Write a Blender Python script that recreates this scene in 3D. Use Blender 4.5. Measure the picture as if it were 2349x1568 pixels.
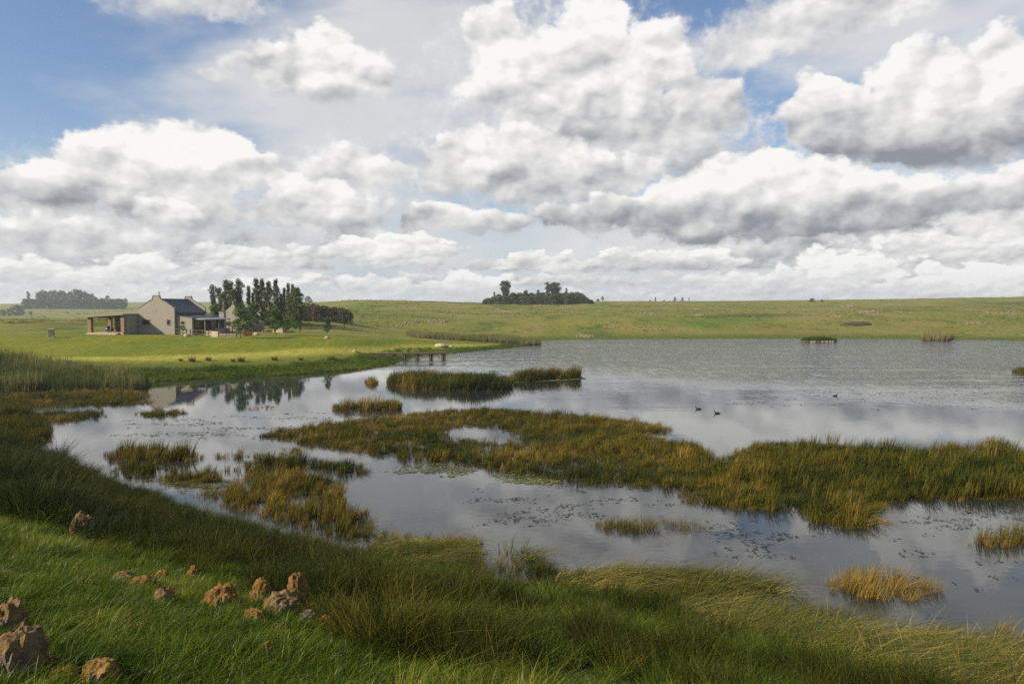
import bpy, bmesh, math, random
import numpy as np
from mathutils import Vector, Matrix, noise as mnoise

for _o in list(bpy.data.objects):
    bpy.data.objects.remove(_o)
scene = bpy.context.scene
COL = scene.collection
random.seed(7)
RNG = np.random.default_rng(11)

# ------------------------------------------------------------------ camera
# picture measured on a 2349 x 1568 grid; true horizon at row 705, focal length 1827 (28 mm on 36 mm)
PW, PH, FOC, HORIZON = 2349.0, 1568.0, 1827.0, 705.0
CAM_H = 8.0                                    # eye above the water of the pond (z = 0)
PITCH = math.atan((PH / 2 - HORIZON) / FOC)    # looking slightly down
cam_data = bpy.data.cameras.new('camera')
cam_data.sensor_width = 36.0
cam_data.lens = 36.0 * FOC / PW
cam_data.clip_start = 0.05
cam_data.clip_end = 40000.0
cam = bpy.data.objects.new('camera', cam_data)
COL.objects.link(cam)
cam.location = (0, 0, CAM_H)
cam.rotation_euler = (math.pi / 2 - PITCH, 0, 0)
scene.camera = cam
CP, SP = math.cos(PITCH), math.sin(PITCH)

def ray(u, v):
    """direction of a picture point as a world vector with y = 1"""
    a = (u - PW / 2) / FOC
    b = -(v - PH / 2) / FOC
    y = CP + b * SP
    z = -SP + b * CP
    return a / y, z / y

def at_z(u, v, z=0.0):
    """world point where a picture point meets the level z"""
    ax, az = ray(u, v)
    y = (z - CAM_H) / az
    return Vector((ax * y, y, z))

def at_y(u, v, y):
    """world point of a picture point at depth y"""
    ax, az = ray(u, v)
    return Vector((ax * y, y, CAM_H + az * y))

def deg_of(u, v):
    ax, az = ray(u, v)
    return math.degrees(math.atan2(ax, 1.0)), math.degrees(math.atan2(az, math.hypot(ax, 1.0)))

# ------------------------------------------------------------------ node expressions
class NT:
    """tiny expression builder over a node tree"""
    def __init__(self, nt):
        self.nt = nt
    def new(self, t):
        return self.nt.nodes.new(t)
    def put(self, sock, v):
        if isinstance(v, X):
            self.nt.links.new(v.s, sock)
        elif isinstance(v, (tuple, list)):
            v = tuple(v)
            if len(sock.default_value) == 4 and len(v) == 3:
                v = v + (1.0,)
            sock.default_value = v
        else:
            sock.default_value = v
    def m(self, op, *a, clamp=False):
        n = self.new('ShaderNodeMath'); n.operation = op; n.use_clamp = clamp
        for i, v in enumerate(a):
            self.put(n.inputs[i], v)
        return X(self, n.outputs[0])
    def vm(self, op, *a):
        n = self.new('ShaderNodeVectorMath'); n.operation = op
        for i, v in enumerate(a):
            self.put(n.inputs[3] if (op == 'SCALE' and i == 1) else n.inputs[i], v)
        return X(self, n.outputs['Value'] if op in ('LENGTH', 'DOT_PRODUCT', 'DISTANCE') else n.outputs[0])
    def smooth(self, x, a, b, lo=0.0, hi=1.0, kind='SMOOTHSTEP'):
        n = self.new('ShaderNodeMapRange'); n.interpolation_type = kind; n.clamp = True
        for i, v in enumerate((x, a, b, lo, hi)):
            self.put(n.inputs[i], v)
        return X(self, n.outputs[0])
    def lin(self, x, a, b, lo=0.0, hi=1.0):
        return self.smooth(x, a, b, lo, hi, 'LINEAR')
    def mixf(self, f, a, b):
        n = self.new('ShaderNodeMix'); n.data_type = 'FLOAT'
        self.put(n.inputs[0], f); self.put(n.inputs[2], a); self.put(n.inputs[3], b)
        return X(self, n.outputs[0])
    def mixc(self, f, a, b, blend='MIX'):
        n = self.new('ShaderNodeMix'); n.data_type = 'RGBA'; n.blend_type = blend
        self.put(n.inputs[0], f); self.put(n.inputs[6], a); self.put(n.inputs[7], b)
        return X(self, n.outputs[2])
    def xyz(self, x, y, z):
        n = self.new('ShaderNodeCombineXYZ')
        for i, v in enumerate((x, y, z)):
            self.put(n.inputs[i], v)
        return X(self, n.outputs[0])
    def sep(self, v):
        n = self.new('ShaderNodeSeparateXYZ'); self.put(n.inputs[0], v)
        return [X(self, o) for o in n.outputs]
    def noise(self, vec, scale, detail=4, rough=0.5, kind='FBM', distortion=0.0, color=False, dim='3D'):
        n = self.new('ShaderNodeTexNoise'); n.noise_dimensions = dim
        n.noise_type = kind
        self.put(n.inputs['Vector'], vec); self.put(n.inputs['Scale'], scale)
        self.put(n.inputs['Detail'], detail); self.put(n.inputs['Roughness'], rough)
        self.put(n.inputs['Distortion'], distortion)
        return X(self, n.outputs['Color' if color else 'Fac'])
    def voro(self, vec, scale, detail=0.0, rough=0.5, feature='F1', smooth=None, dim='3D', out='Distance', rnd=1.0):
        n = self.new('ShaderNodeTexVoronoi'); n.feature = feature; n.voronoi_dimensions = dim
        self.put(n.inputs['Vector'], vec); self.put(n.inputs['Scale'], scale)
        if 'Detail' in n.inputs:
            self.put(n.inputs['Detail'], detail); self.put(n.inputs['Roughness'], rough)
        if smooth is not None:
            self.put(n.inputs['Smoothness'], smooth)
        self.put(n.inputs['Randomness'], rnd)
        return X(self, n.outputs[out])
    def ramp(self, f, stops, interp='LINEAR'):
        n = self.new('ShaderNodeValToRGB'); n.color_ramp.interpolation = interp
        e = n.color_ramp.elements
        while len(e) < len(stops):
            e.new(0.5)
        for el, (p, c) in zip(e, stops):
            el.position = p; el.color = (c[0], c[1], c[2], 1.0)
        self.put(n.inputs[0], f)
        return X(self, n.outputs[0])

class X:
    def __init__(self, t, s):
        self.t, self.s = t, s
    def __add__(a, b): return a.t.m('ADD', a, b)
    def __radd__(a, b): return a.t.m('ADD', b, a)
    def __sub__(a, b): return a.t.m('SUBTRACT', a, b)
    def __rsub__(a, b): return a.t.m('SUBTRACT', b, a)
    def __mul__(a, b): return a.t.m('MULTIPLY', a, b)
    def __rmul__(a, b): return a.t.m('MULTIPLY', b, a)
    def __truediv__(a, b): return a.t.m('DIVIDE', a, b)

# ------------------------------------------------------------------ light
SUN_EL = math.radians(32.0)
SUN_H = Vector((-0.93, -0.37)).normalized()     # towards the sun, seen from above: left and a little behind the camera
SUN_DIR = Vector((SUN_H.x * math.cos(SUN_EL), SUN_H.y * math.cos(SUN_EL), math.sin(SUN_EL)))
sun_data = bpy.data.lights.new('sun', 'SUN')
sun_data.energy = 5.0
sun_data.angle = math.radians(0.5)
sun_data.color = (1.0, 0.90, 0.73)
sun = bpy.data.objects.new('sun', sun_data)
COL.objects.link(sun)
sun.rotation_euler = SUN_DIR.to_track_quat('Z', 'Y').to_euler()
sun.location = (-60, -25, 60)

scene.view_settings.view_transform = 'Standard'
scene.view_settings.look = 'None'
scene.view_settings.exposure = 0.575
scene.view_settings.gamma = 1.0
scene.view_settings.use_curve_mapping = False

# ------------------------------------------------------------------ sky: clear-air model with broken cumulus
def build_world():
    w = bpy.data.worlds.new('World')
    scene.world = w
    w.use_nodes = True
    nt = w.node_tree
    nt.nodes.clear()
    t = NT(nt)
    out = t.new('ShaderNodeOutputWorld')
    sky = t.new('ShaderNodeTexSky')
    sky.sky_type = 'NISHITA'
    sky.sun_disc = False
    sky.sun_elevation = SUN_EL
    sky.sun_rotation = math.atan2(SUN_DIR.x, SUN_DIR.y)
    sky.air_density = 1.0; sky.dust_density = 1.2; sky.ozone_density = 1.0
    skyc = X(t, sky.outputs[0])
    tc = t.new('ShaderNodeTexCoord')
    d = t.vm('NORMALIZE', X(t, tc.outputs['Generated']))
    dx, dy, dz = t.sep(d)
    R2D = 57.29578
    az = t.m('ARCTAN2', dx, dy) * R2D
    el = t.m('ARCSINE', dz) * R2D
    # billows live on the direction sphere, finer towards the horizon where the clouds are far off
    fine = t.smooth(el, 10.0, 0.0)
    q = t.xyz(az, el * 1.2, 0.0)
    wc = t.vm('SUBTRACT', t.noise(q, 0.16, 4, 0.55, color=True), (0.5, 0.5, 0.5))
    wf = t.vm('SUBTRACT', t.noise(t.vm('MULTIPLY', q, (0.7, 1.3, 1)), 0.65, 4, 0.6, color=True), (0.5, 0.5, 0.5))
    P = t.vm('ADD', t.xyz(az, el, 0.0), t.vm('ADD', t.vm('MULTIPLY', wc, (4.6, 3.6, 0)), t.vm('MULTIPLY', wf, (1.3, 1.0, 0))))
    qw = t.vm('ADD', q, t.vm('MULTIPLY', wf, (1.0, 1.0, 0)))
    def billow(v, sc, det):
        return 1.0 - t.voro(v, sc, det, 0.46, feature='F1', dim='2D')
    nf = t.noise(q, 0.9, 6, 0.62, dim='2D')
    nl = t.noise(t.vm('MULTIPLY', q, (1, 1.4, 1)), 0.24, 4, 0.55, dim='2D')
    nl2 = t.noise(t.vm('ADD', t.vm('MULTIPLY', q, (1, 1.4, 1)), (-0.7, 1.3, 0)), 0.24, 3, 0.55, dim='2D')
    bc = billow(qw, 0.27, 2.6)
    bc2 = billow(t.vm('ADD', qw, (-0.35, 0.55, 0)), 0.27, 1.0)
    qf = t.vm('MULTIPLY', qw, (0.8, 1.3, 1))
    bf = billow(qf, 0.72, 2.0)
    bf2 = billow(t.vm('ADD', qf, (-0.15, 0.28, 0)), 0.72, 1.0)
    big = (nl - nl2) * 0.95 + (nl - 0.5) * 0.15 + 0.03
    bump_c = (bc - bc2) * 0.62 + big
    bump_f = (bf - bf2) * 0.42 + big * 0.55
    edge_c = (bc - 0.5) * 0.50 + (nf - 0.5) * 0.42           # ragged cauliflower edge
    edge_f = (bf - 0.5) * 0.55 + (nf - 0.5) * 0.4
    edge, bump = edge_c, bump_c
    soft_edge = (nf - 0.5) * 1.3
    Pz = t.sep(P)[1]
    Pz = t.sep(P)[1]
    st_edge = (edge_c, bump_c, edge_f, bump_f)
    def over(state, alpha, shade):
        state['sh'] = t.mixf(alpha, state['sh'], shade)
        state['al'] = 1.0 - (1.0 - state['al']) * (1.0 - alpha)
    def extent(lobes):
        E = []
        for (u, v, ru, rv) in lobes:
            a, e = deg_of(u, v)
            ra, re = ru / 31.9 * 1.6 + 3.2, rv / 31.9 * 1.6 + 2.8
            E.append((a - ra, a + ra, e - re, e + re))
        return E
    def touches(lobes, zone):
        return any(x0 < zone[1] and x1 > zone[0] and y0 < zone[3] and y1 > zone[2] for (x0, x1, y0, y1) in extent(lobes))
    def lobes_field(lobes, k=0.25, zone=None):
        s = None
        for L_, ex in zip(lobes, extent(lobes)):
            if zone and not (ex[0] < zone[1] and ex[1] > zone[0] and ex[2] < zone[3] and ex[3] > zone[2]):
                continue
            (u, v, ru, rv) = L_
            a, e = deg_of(u, v)
            ra, re = ru / 31.9, rv / 31.9
            l = t.vm('LENGTH', t.vm('MULTIPLY_ADD', P, (1 / ra, 1 / re, 0), (-a / ra, -e / re, 0)))
            s = l if s is None else t.m('SMOOTH_MIN', s, l, k)
        return None if s is None else 1.19 - s
    CL = []
    def cloud(lobes, base, top, lo=0.2, hi=1.0, soft=0.26, opac=1.0, bsoft=0.7, k=0.25, wispy=False, far=False):
        CL.append((lobes, base, top, lo, hi, soft, opac, bsoft, k, wispy, far))
    def put_cloud(state, zone, lobes, base, top, lo, hi, soft, opac, bsoft, k, wispy, far):
        edge, bmp = (edge_f, bump_f) if far else (edge_c, bump_c)
        f = lobes_field(lobes, k, zone)
        if f is None:
            return
        e_b = deg_of(lobes[0][0], base)[1]
        e_t = deg_of(lobes[0][0], top)[1]
        dens = f + (soft_edge if wispy else edge)
        a = t.smooth(dens, 0.0, soft) * t.smooth(Pz, e_b - bsoft, e_b + bsoft)
        if opac < 1.0:
            a = a * opac
        h = t.lin(Pz, e_b, e_b + (e_t - e_b) * 0.75, lo, hi)
        # lit crowns: each cloud brightens again towards its upper left rim
        over(state, a, h + bmp)
    BK = []
    def bank(*a, **k):
        BK.append((a, k))
    def put_bank(state, base, amp_px, freq, seed, lo, hi, cover=0.35, soft=0.12):
        """a row of small cumulus that runs round the whole horizon"""
        e_b = deg_of(1174, base)[1]
        amp = amp_px / 31.9
        n1 = t.noise(t.xyz(az, 0.0, seed), freq, 3, 0.55)
        hgt = t.lin(n1, cover, 0.72, 0.0, amp)
        x = (el - e_b)
        dens = (hgt - x) / amp + edge_f * 0.6
        a = t.smooth(dens, 0.0, soft) * t.smooth(x + (nf - 0.5) * 0.5, -0.25, 0.15) * t.smooth(hgt, 0.02 * amp, 0.2 * amp)
        over(state, a, t.lin(x / (hgt + 0.3), 0.0, 1.0, lo, hi) + bump_f)

    # horizon haze bank and rows of far cumulus
    bank(700, 120, 0.10, 1.7, 0.50, 0.85, cover=0.10, soft=0.6)
    bank(620, 90, 0.10, 4.1, 0.40, 0.9, cover=0.36)
    bank(655, 75, 0.13, 8.3, 0.42, 0.95, cover=0.36)
    bank(690, 62, 0.17, 12.9, 0.48, 1.0, cover=0.34)

    # soft bright masses that join the single clouds
    cloud([(1300, 210, 330, 210), (1150, 380, 300, 120), (1520, 330, 260, 130)], 520, -40, 0.55, 0.92, soft=1.0, wispy=True, bsoft=2.5, opac=0.92)
    cloud([(2120, 300, 330, 120), (1950, 450, 480, 120), (1650, 500, 420, 80)], 600, 180, 0.42, 0.86, soft=1.0, wispy=True, bsoft=1.6, opac=0.92)
    cloud([(740, 430, 230, 100), (330, 440, 330, 120), (560, 560, 360, 50)], 590, 300, 0.52, 0.86, soft=1.0, wispy=True, bsoft=1.4, opac=0.85)
    # upper grey sheets
    cloud([(1830, 40, 190, 80), (1690, 95, 120, 70), (2010, 10, 160, 50)], 175, -40, 0.5, 0.8, soft=0.8, wispy=True, bsoft=1.6, opac=0.92)
    cloud([(420, -10, 160, 45), (520, 15, 90, 36)], 75, -60, 0.55, 0.7, soft=0.9, wispy=True, opac=0.85)
    # the middle-left cumulus
    cloud([(700, 150, 120, 72), (800, 165, 120, 70), (640, 150, 66, 48), (770, 105, 70, 50)], 208, 65, 0.52, 1.0, bsoft=1.0, soft=0.35)
    cloud([(520, 165, 34, 20), (485, 185, 44, 18), (555, 145, 28, 12)], 210, 120, 0.62, 0.9, soft=0.8, wispy=True, opac=0.85)
    # centre-left broken mass
    cloud([(800, 375, 80, 42), (880, 390, 70, 34), (760, 420, 110, 50)], 430, 330, 0.6, 0.95, soft=0.4)
    cloud([(680, 430, 55, 38), (740, 485, 130, 55), (650, 500, 80, 40), (800, 510, 90, 50)], 548, 395, 0.32, 1.05)
    # tall centre cloud
    cloud([(1370, 60, 105, 105), (1440, 140, 150, 100), (1140, 120, 80, 90), (1230, 190, 165, 120), (1330, 260, 190, 110), (1600, 235, 90, 50),
           (1540, 290, 160, 80), (1400, 340, 220, 90)], 352, 10, 0.42, 0.98, soft=0.3, bsoft=1.8)
    cloud([(1080, 350, 90, 60), (1190, 370, 170, 80), (1330, 400, 180, 80), (1040, 410, 90, 50)], 470, 300, 0.30, 0.92, soft=0.3, bsoft=1.2)
    # big right cloud
    cloud([(2140, 190, 150, 75), (2260, 180, 140, 80), (1870, 205, 52, 52), (1900, 280, 130, 80), (2040, 290, 200, 80), (2240, 300, 200, 90), (2420, 260, 160, 110)],
          372, 105, 0.04, 1.08, bsoft=1.1)
    # left cumulus
    cloud([(440, 330, 110, 60), (300, 350, 130, 60), (190, 410, 120, 60), (520, 330, 60, 46), (340, 420, 240, 90), (560, 390, 110, 50), (60, 430, 110, 60), (450, 470, 130, 60)],
          508, 268, 0.34, 1.12)
    cloud([(60, 540, 200, 46), (240, 545, 130, 36)], 572, 490, 0.42, 0.86, soft=0.4)
    cloud([(385, 472, 80, 28)], 500, 440, 0.55, 1.0, soft=0.4)
    # lower centre and right cumulus
    cloud([(1010, 500, 80, 36), (1120, 515, 120, 34), (950, 520, 50, 26)], 545, 458, 0.28, 1.05)
    cloud([(1690, 400, 130, 46), (1590, 440, 130, 55), (1830, 420, 160, 56), (2010, 440, 170, 60), (1420, 500, 190, 50), (1620, 500, 220, 56), (1860, 500, 240, 50),
           (2110, 500, 220, 56), (2290, 440, 140, 60)], 562, 358, -0.02, 1.12, bsoft=0.6)
    cloud([(2290, 520, 160, 40), (2130, 560, 140, 24)], 585, 480, 0.25, 0.8, soft=0.5)
    cloud([(1800, 568, 100, 18)], 582, 545, 0.2, 0.45, soft=0.5)

    # far rows below
    cloud([(2230, 590, 230, 60), (2050, 600, 110, 40)], 650, 530, 0.42, 0.85, soft=0.5, far=True)
    cloud([(540, 575, 80, 30), (640, 588, 110, 26)], 606, 530, 0.4, 0.95, far=True)
    cloud([(860, 572, 130, 38), (970, 585, 90, 28)], 614, 535, 0.38, 1.0, far=True)
    cloud([(1230, 600, 110, 22), (1400, 602, 130, 24), (1590, 592, 100, 26)], 622, 568, 0.35, 0.95, far=True)
    cloud([(340, 608, 56, 34), (200, 625, 120, 32), (50, 625, 90, 38)], 662, 580, 0.5, 1.0, far=True)
    cloud([(1740, 640, 190, 32), (1950, 612, 110, 40), (1840, 650, 160, 30)], 676, 585, 0.42, 1.02, far=True)
    cloud([(880, 652, 110, 24), (1080, 648, 110, 24), (620, 640, 110, 22)], 676, 620, 0.45, 1.0, far=True)
    cloud([(2250, 645, 170, 34), (2120, 668, 130, 26), (2020, 684, 90, 16)], 702, 610, 0.6, 1.05, far=True)

    VEIL = [(800, 240, 430, 220), (1000, 120, 380, 240), (300, 560, 700, 120), (2100, 60, 500, 100), (1500, 560, 900, 110)]
    qv = t.xyz(az * 0.35 + el * 0.25, el - az * 0.18, 3.0)
    veil = t.noise(qv, 0.30, 4, 0.5, dim='2D', distortion=0.1)
    skyb = t.mixc(1.0, skyc, SKY_GAIN, 'MULTIPLY')
    skyb = t.mixc(t.smooth(el, 14.0, 0.0, 0.0, 0.75), skyb, (0.47, 0.61, 0.74))
    STOPS = [(0.0, (0.28, 0.30, 0.335)), (0.3, (0.46, 0.475, 0.495)), (0.6, (0.69, 0.688, 0.685)), (0.85, (0.865, 0.855, 0.835)), (1.0, (0.975, 0.965, 0.94))]
    low = t.smooth(el, 4.0, -1.0, 0.0, 0.5)
    def finish(state):
        col = t.mixc(state['al'], skyb, t.ramp(state['sh'], STOPS))
        col = t.mixc(low, col, (0.66, 0.68, 0.70))
        b_ = t.new('ShaderNodeBackground')
        nt.links.new(col.s, b_.inputs[0])
        b_.inputs[1].default_value = 0.66
        return b_.outputs[0]
    def fresh():
        return {'sh': t.m('ADD', 0.62, 0.0), 'al': t.m('ADD', 0.0, 0.0)}
    def generic(state, away):
        # sky beyond the picture: cumulus thinned overhead and greyed to lower fill light
        gen = t.noise(t.xyz(az * 0.6, el, 9.0), 0.11, 3, 0.5, dim='2D')
        cov = gen + edge_c * 0.12 - t.lin(el, 10.0, 60.0, 0.0, 0.07)
        a = t.smooth(cov, 0.49, 0.55)
        if away is not None:
            a = a * away
        over(state, a, t.lin(cov, 0.49, 0.68, 0.95, 0.30) + bump_c)
    def zone_sky(zone):
        state = fresh()
        vm_ = lobes_field(VEIL, 0.4, None)
        over(state, t.smooth(vm_ + (veil - 0.5) * 1.5, -0.2, 0.95) * 0.84, 0.72 + (nl - 0.5) * 0.2)
        away = t.m('MAXIMUM', t.smooth(t.m('ABSOLUTE', az), 35.0, 43.0), t.smooth(el, 24.0, 30.0))
        generic(state, away)
        if zone[2] < 8:
            for a_, k_ in BK:
                put_bank(state, *a_, **k_)
        for c in CL:
            if touches(c[0], zone):
                put_cloud(state, zone, *c)
        return finish(state)
    def split(cond, sa, sb):
        m_ = t.new('ShaderNodeMixShader')
        t.put(m_.inputs[0], cond)
        nt.links.new(sa, m_.inputs[1]); nt.links.new(sb, m_.inputs[2])
        return m_.outputs[0]
    EL0 = 10.6
    right = t.m('GREATER_THAN', az, 2.0)
    hi_sky = split(right, zone_sky((-46, 2, EL0, 32)), zone_sky((2, 46, EL0, 32)))
    lo_sky = split(right, zone_sky((-46, 2, -3, EL0)), zone_sky((2, 46, -3, EL0)))
    view = split(t.m('GREATER_THAN', el, EL0), lo_sky, hi_sky)
    st_ = fresh()
    generic(st_, None)
    put_bank(st_, 700, 120, 0.10, 1.7, 0.50, 0.85, cover=0.10, soft=0.6)
    put_bank(st_, 655, 75, 0.13, 8.3, 0.42, 0.95, cover=0.36)
    rest = finish(st_)
    outside = t.m('MAXIMUM', t.m('GREATER_THAN', t.m('ABSOLUTE', az), 45.0), t.m('GREATER_THAN', t.m('ABSOLUTE', el - 14.0), 17.5))
    nt.links.new(split(outside, view, rest), out.inputs[0])
    w.cycles.sampling_method = 'NONE'
SKY_GAIN = (0.108, 0.118, 0.134)
build_world()

# ------------------------------------------------------------------ helpers for objects
def tag(o, label=None, cat=None, group=None, kind=None):
    if label: o['label'] = label
    if cat: o['category'] = cat
    if group: o['group'] = group
    if kind: o['kind'] = kind
    return o

def link(o, parent=None):
    COL.objects.link(o)
    if parent is not None:
        o.parent = parent
    return o

def empty(name, loc, rz=0.0, scale=1.0):
    o = bpy.data.objects.new(name, None)
    o.empty_display_size = 0.3
    o.location = loc
    o.rotation_euler = (0, 0, rz)
    o.scale = (scale, scale, scale)
    return link(o)

def obj(name, me, mat=None, parent=None, loc=None):
    o = bpy.data.objects.new(name, me)
    if mat is not None and not me.materials:
        me.materials.append(mat)
    if loc is not None:
        o.location = loc
    return link(o, parent)

def mesh_np(name, verts, faces, attrs=None, smooth=False):
    """verts (N,3) array, faces: (M,k) int array of equal-sized polygons"""
    me = bpy.data.meshes.new(name)
    verts = np.asarray(verts, np.float32)
    faces = np.asarray(faces, np.int32)
    k = faces.shape[1]
    me.vertices.add(len(verts))
    me.vertices.foreach_set('co', verts.ravel())
    me.loops.add(faces.size)
    me.loops.foreach_set('vertex_index', faces.ravel())
    me.polygons.add(len(faces))
    me.polygons.foreach_set('loop_start', np.arange(0, faces.size, k, dtype=np.int32))
    me.polygons.foreach_set('loop_total', np.full(len(faces), k, np.int32))
    for nm, arr in (attrs or {}).items():
        arr = np.asarray(arr, np.float32)
        if arr.ndim == 1:
            a = me.attributes.new(nm, 'FLOAT', 'POINT'); a.data.foreach_set('value', arr)
        else:
            a = me.attributes.new(nm, 'FLOAT_COLOR', 'POINT')
            if arr.shape[1] == 3:
                arr = np.concatenate([arr, np.ones((len(arr), 1), np.float32)], 1)
            a.data.foreach_set('color', arr.ravel())
    me.update(calc_edges=True)
    if smooth:
        me.shade_smooth()
    return me

class MB:
    """collects boxes, prisms and tubes into one mesh"""
    def __init__(self):
        self.v, self.f = [], []
    def add(self, vs, fs):
        n = len(self.v)
        self.v += [tuple(p) for p in vs]
        self.f += [tuple(i + n for i in f) for f in fs]
        return self
    def box(self, x0, x1, y0, y1, z0, z1):
        v = [(x, y, z) for z in (z0, z1) for y in (y0, y1) for x in (x0, x1)]
        return self.add(v, [(0, 2, 3, 1), (4, 5, 7, 6), (0, 1, 5, 4), (2, 6, 7, 3), (0, 4, 6, 2), (1, 3, 7, 5)])
    def hexa(self, p):
        """eight corners: bottom 4 (ccw), top 4 (ccw)"""
        return self.add(p, [(3, 2, 1, 0), (4, 5, 6, 7), (0, 1, 5, 4), (1, 2, 6, 5), (2, 3, 7, 6), (3, 0, 4, 7)])
    def prism(self, poly, y0, y1):
        """polygon in x-z extruded along y"""
        n = len(poly)
        v = [(x, y0, z) for x, z in poly] + [(x, y1, z) for x, z in poly]
        f = [tuple(range(n)), tuple(range(2 * n - 1, n - 1, -1))]
        f += [(i, i + n, (i + 1) % n + n, (i + 1) % n) for i in range(n)]
        return self.add(v, f)
    def tube(self, pts, radii, sides=6, cap=True):
        pts = [Vector(p) for p in pts]
        if not isinstance(radii, (list, tuple)):
            radii = [radii] * len(pts)
        base = len(self.v)
        for i, p in enumerate(pts):
            d = (pts[min(i + 1, len(pts) - 1)] - pts[max(i - 1, 0)]).normalized()
            ref = Vector((0, 0, 1)) if abs(d.z) < 0.9 else Vector((1, 0, 0))
            a = d.cross(ref).normalized(); b = d.cross(a).normalized()
            for k in range(sides):
                w = 2 * math.pi * k / sides
                self.v.append(tuple(p + (a * math.cos(w) + b * math.sin(w)) * radii[i]))
        for i in range(len(pts) - 1):
            for k in range(sides):
                k2 = (k + 1) % sides
                self.f.append((base + i * sides + k, base + i * sides + k2, base + (i + 1) * sides + k2, base + (i + 1) * sides + k))
        if cap:
            self.f.append(tuple(base + k for k in range(sides)))
            self.f.append(tuple(base + (len(pts) - 1) * sides + k for k in range(sides)[::-1]))
        return self
    def mesh(self, name, bevel=0.0):
        me = bpy.data.meshes.new(name)
        me.from_pydata(self.v, [], self.f)
        bm = bmesh.new(); bm.from_mesh(me)
        bmesh.ops.recalc_face_normals(bm, faces=bm.faces)
        if bevel:
            bmesh.ops.bevel(bm, geom=list(bm.edges), offset=bevel, segments=1, affect='EDGES', clamp_overlap=True)
        bm.to_mesh(me); bm.free()
        me.update()
        return me
    def build(self, name, mat, parent=None, bevel=0.0, loc=None):
        return obj(name, self.mesh(name, bevel), mat, parent, loc)

def copy_tree(o, parent=None):
    c = o.copy()
    link(c, parent)
    for ch in list(o.children):
        copy_tree(ch, c)
    return c

def new_mat(name):
    m = bpy.data.materials.new(name)
    m.use_nodes = True
    nt = m.node_tree
    nt.nodes.clear()
    t = NT(nt)
    out = t.new('ShaderNodeOutputMaterial')
    b = t.new('ShaderNodeBsdfPrincipled')
    nt.links.new(b.outputs[0], out.inputs[0])
    t.out, t.b = out, b
    return m, t

def coords(t, kind='Object'):
    n = t.new('ShaderNodeTexCoord')
    return X(t, n.outputs[kind])

def world_pos(t):
    return X(t, t.new('ShaderNodeNewGeometry').outputs['Position'])

def attr(t, name, out='Fac', kind='GEOMETRY'):
    n = t.new('ShaderNodeAttribute'); n.attribute_name = name; n.attribute_type = kind
    return X(t, n.outputs[out])

def bump(t, h, strength=0.3, dist=0.05):
    n = t.new('ShaderNodeBump')
    t.put(n.inputs['Strength'], strength); t.put(n.inputs['Distance'], dist); t.put(n.inputs['Height'], h)
    t.nt.links.new(n.outputs[0], t.b.inputs['Normal'])
    return n

def simple_mat(name, ca, cb, scale=3.0, rough=0.8, bmp=0.2, detail=5, metallic=0.0, spec=0.3, stretch=None):
    """two-tone noise material with fine relief"""
    m, t = new_mat(name)
    v = coords(t)
    if stretch:
        v = t.vm('MULTIPLY', v, stretch)
    n = t.noise(v, scale, detail, 0.6)
    n2 = t.noise(v, scale * 7, 3, 0.6)
    f = t.smooth(n * 0.7 + n2 * 0.3, 0.32, 0.68)
    t.put(t.b.inputs['Base Color'], t.mixc(f, ca, cb))
    t.put(t.b.inputs['Roughness'], rough)
    t.put(t.b.inputs['Metallic'], metallic)
    t.put(t.b.inputs['Specular IOR Level'], spec)
    if bmp:
        bump(t, n2, bmp, 0.03)
    return m

# ------------------------------------------------------------------ terrain
def Pz(pts, z=0.0):
    return np.array([at_z(u, v, z)[:2] for u, v in pts])

POND = Pz([(-260, 1010), (0, 1016), (90, 1046), (180, 1074), (300, 1118), (420, 1165), (560, 1212), (700, 1248), (830, 1272), (900, 1292), (1010, 1306), (1130, 1326),
           (1300, 1352), (1480, 1382), (1640, 1404), (1800, 1432), (2000, 1468), (2200, 1500), (2349, 1522), (2600, 1550), (3000, 1550),
           (3300, 1250), (3400, 900), (3000, 790), (2700, 786), (2349, 781), (2200, 779), (2100, 777), (1900, 776.5), (1700, 776), (1500, 777), (1300, 779), (1240, 782),
           (1218, 787), (1190, 795), (1100, 804), (1020, 811.5), (960, 817), (925, 823), (903, 832), (880, 839), (800, 848), (700, 857), (600, 862), (450, 868), (340, 875), (325, 890),
           (150, 893), (0, 895), (-260, 900)])

def poly_signed(x, y, poly):
    """distance to a polygon outline, positive outside"""
    x = np.asarray(x, float); y = np.asarray(y, float)
    d2 = np.full(x.shape, 1e18)
    inside = np.zeros(x.shape, bool)
    n = len(poly)
    for i in range(n):
        ax, ay = poly[i]; bx, by = poly[(i + 1) % n]
        ex, ey = bx - ax, by - ay
        t = np.clip(((x - ax) * ex + (y - ay) * ey) / (ex * ex + ey * ey + 1e-12), 0, 1)
        d2 = np.minimum(d2, (x - ax - t * ex) ** 2 + (y - ay - t * ey) ** 2)
        cond = ((ay > y) != (by > y))
        with np.errstate(divide='ignore', invalid='ignore'):
            xi = (bx - ax) * (y - ay) / (by - ay + 1e-15) + ax
        inside ^= cond & (x < xi)
    d = np.sqrt(d2)
    return np.where(inside, -d, d)

def sstep(a, b, x):
    t = np.clip((x - a) / (b - a), 0, 1)
    return t * t * (3 - 2 * t)

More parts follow.
